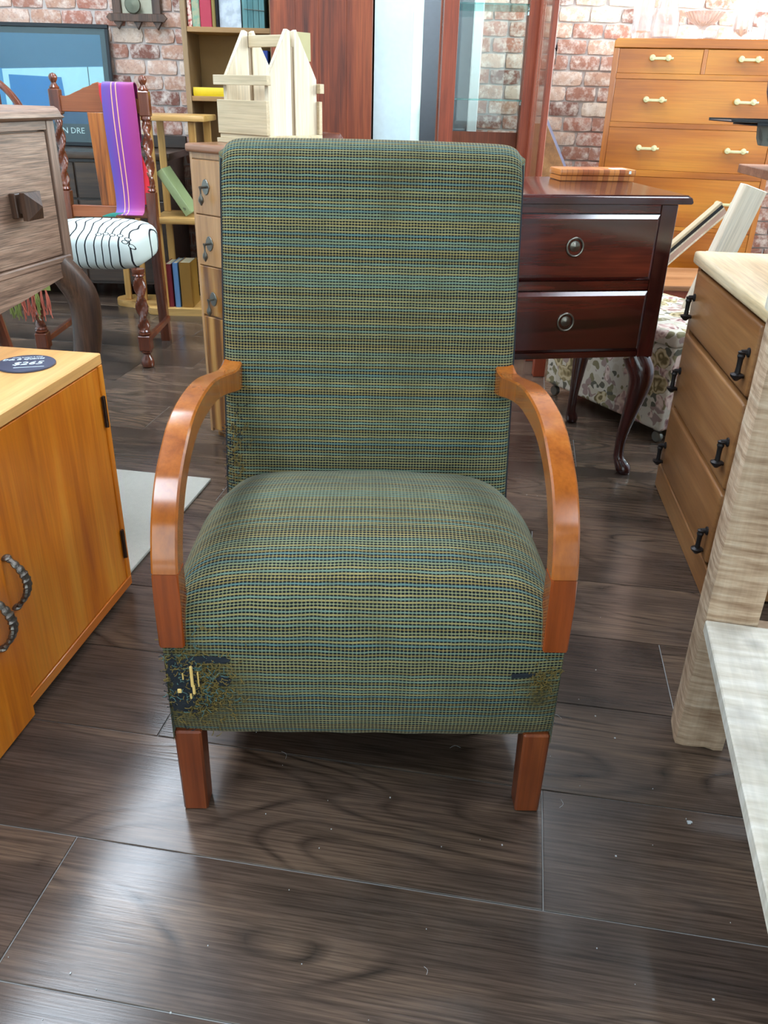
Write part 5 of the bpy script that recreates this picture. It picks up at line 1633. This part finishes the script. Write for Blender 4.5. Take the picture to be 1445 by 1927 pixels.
# glassware on top of the orange chest
def glassware(name, label, prof, loc, rfun=None, seg=40, group='glassware on the orange chest'):
    o = B().lathe(prof, seg, rfun=rfun).build(name, M['crystal'], None, smooth=50)
    o.location = loc
    return tag(o, label, name.split('_')[-1], group)


zt = 1.2435
glassware('cylinder_vase', 'plain cylinder glass vase at the left end of the orange chest', [(0.0, 0.0), (0.040, 0.0), (0.042, 0.004), (0.047, 0.20), (0.044, 0.20), (0.039, 0.035), (0.0, 0.030)], (1.115, 4.32, zt))
cut = lambda a, z: 1 + 0.02 * math.cos(16 * a + 90 * z)
glassware('round_jug', 'round cut glass jug behind the fluted bowl', [(0.0, 0.0), (0.04, 0.0), (0.058, 0.02), (0.066, 0.06), (0.060, 0.11), (0.045, 0.16), (0.05, 0.20), (0.047, 0.20), (0.042, 0.16), (0.056, 0.11), (0.061, 0.06), (0.053, 0.024), (0.0, 0.012)], (1.262, 4.47, zt), cut)
flute = lambda a, z: 1 + (0.045 * math.cos(22 * a) if z > 0.055 else 0.0)
glassware('fluted_bowl', 'footed fluted glass bowl in the middle of the chest top', [(0.0, 0.0), (0.040, 0.0), (0.040, 0.004), (0.012, 0.010), (0.010, 0.040), (0.020, 0.055), (0.060, 0.078), (0.085, 0.112), (0.081, 0.113), (0.055, 0.083), (0.018, 0.062), (0.0, 0.058)], (1.378, 4.28, zt), flute, 132)
glassware('tall_vase', 'tall cut glass vase at the right of the fluted bowl', [(0.0, 0.0), (0.042, 0.0), (0.045, 0.012), (0.042, 0.05), (0.048, 0.20), (0.056, 0.23), (0.053, 0.23), (0.044, 0.20), (0.037, 0.05), (0.0, 0.022)], (1.565, 4.30, zt), cut)
glassware('small_dish', 'small cut glass dish between the jug and tall vase', [(0.0, 0.0), (0.03, 0.0), (0.042, 0.02), (0.05, 0.06), (0.047, 0.06), (0.038, 0.022), (0.0, 0.008)], (1.455, 4.43, zt), cut)
glassware('short_tumbler', 'short glass tumbler near the right end of the chest', [(0.0, 0.0), (0.03, 0.0), (0.036, 0.10), (0.033, 0.10), (0.027, 0.015), (0.0, 0.012)], (1.68, 4.32, zt), None)

# ================================================================== ROUGH SAWN BENCH
BN = thing('workbench', 'rough sawn pale timber bench with thick square leg and low shelf', 'bench', (0.518, 1.086, 0), -12.0)
LW = 0.083
for k, (x, y) in enumerate(((0.0, 0.0), (0.0, -0.84), (0.56, 0.0), (0.56, -0.84))):
    bb = B()
    n = 22
    rows = []
    r_ = random.Random(k)
    for i in range(n + 1):
        z = 0.0 + 0.74 * i / n
        ring = []
        for j in range(20):
            f = j / 20 * 4
            sd, u = int(f), f - int(f)
            px, py = [(u, 0), (1, u), (1 - u, 1), (0, 1 - u)][sd]
            cr = 0.06
            dx, dy = px - 0.5, py - 0.5
            m_ = max(abs(dx), abs(dy))
            l_ = math.hypot(dx, dy)
            sc_ = 1 - cr * max(0, (l_ - 0.62) / 0.09)
            jx = 0.0016 * noise.noise(Vector((px * 6, z * 22, k + py * 6)))
            q = Vector((x + (0.5 + dx * sc_) * LW + jx, y + (0.5 + dy * sc_) * 0.075 + jx, z))
            if k == 0 and i == 0 and sd == 0:
                q.z += 0.010 * math.exp(-((px - 0.52) / 0.07) ** 2)
            if k == 0 and i == 1 and sd == 0:
                q.y += 0.004 * math.exp(-((px - 0.52) / 0.07) ** 2)
            ring.append(q)
        ring.append(ring[0].copy())
        rows.append(ring)
    bb.grid(rows)
    bmesh.ops.remove_doubles(bb.bm, verts=bb.bm.verts[:], dist=1e-6)
    bmesh.ops.holes_fill(bb.bm, edges=[e for e in bb.bm.edges if e.is_boundary], sides=0)
    bb.build('leg', M['bench'], BN, smooth=30)
sh = box('shelf_plank', M['bench_h'], BN, 0.001, 0.215, -0.7635, -0.0025, 0.242, 0.264, bev=0.002)
box('shelf_plank', M['bench_h'], BN, 0.218, 0.43, -0.7635, -0.0025, 0.242, 0.2635, bev=0.002)
box('shelf_plank', M['bench_h'], BN, 0.433, 0.643, -0.7635, -0.0025, 0.242, 0.264, bev=0.002)
for y in (0.02, -0.82):
    box('shelf_bearer', M['bench'], BN, LW + 0.002, 0.558, y, y + 0.035, 0.20, 0.2415, bev=0.001)
box('bench_top', M['bench_h'], BN, -0.004, 0.647, -0.85, 0.078, 0.7405, 0.785, bev=0.003)

# ================================================================== LINT on the floor
bb = B()
r_ = random.Random(11)
for _ in range(90):
    x, y = r_.uniform(-0.48, 0.50), r_.uniform(0.55, 2.1)
    s = r_.choice([0.0004, 0.0005, 0.0007, 0.0011])
    bb.box(x - s, x + s * r_.uniform(0.5, 1.5), y - s, y + s, 0.0002, 0.0012)
for _ in range(9):
    x, y = r_.uniform(-0.35, 0.45), r_.uniform(0.55, 1.5)
    a = r_.uniform(0, PI)
    L = r_.uniform(0.006, 0.014)
    bb.tube(smooth_path([(x, y, 0.0008), (x + L * math.cos(a), y + L * math.sin(a), 0.0012), (x + 1.8 * L * math.cos(a + 0.5), y + 1.8 * L * math.sin(a + 0.5), 0.0008)], 3), 0.0002, 4)
for x, y in ((0.485, 0.912), (0.30, 1.30)):
    for q in range(4):
        bb.box(x + r_.gauss(0, 0.003), x + r_.gauss(0, 0.003) + 0.003, y + r_.gauss(0, 0.003), y + r_.gauss(0, 0.003) + 0.003, 0.0002, 0.002)
LT = bb.build('floor_lint', plain('grey_lint', (186, 188, 188), 0.9), None)
tag(LT, 'white lint specks and threads scattered over the dark floor', 'lint')
stuff(LT)
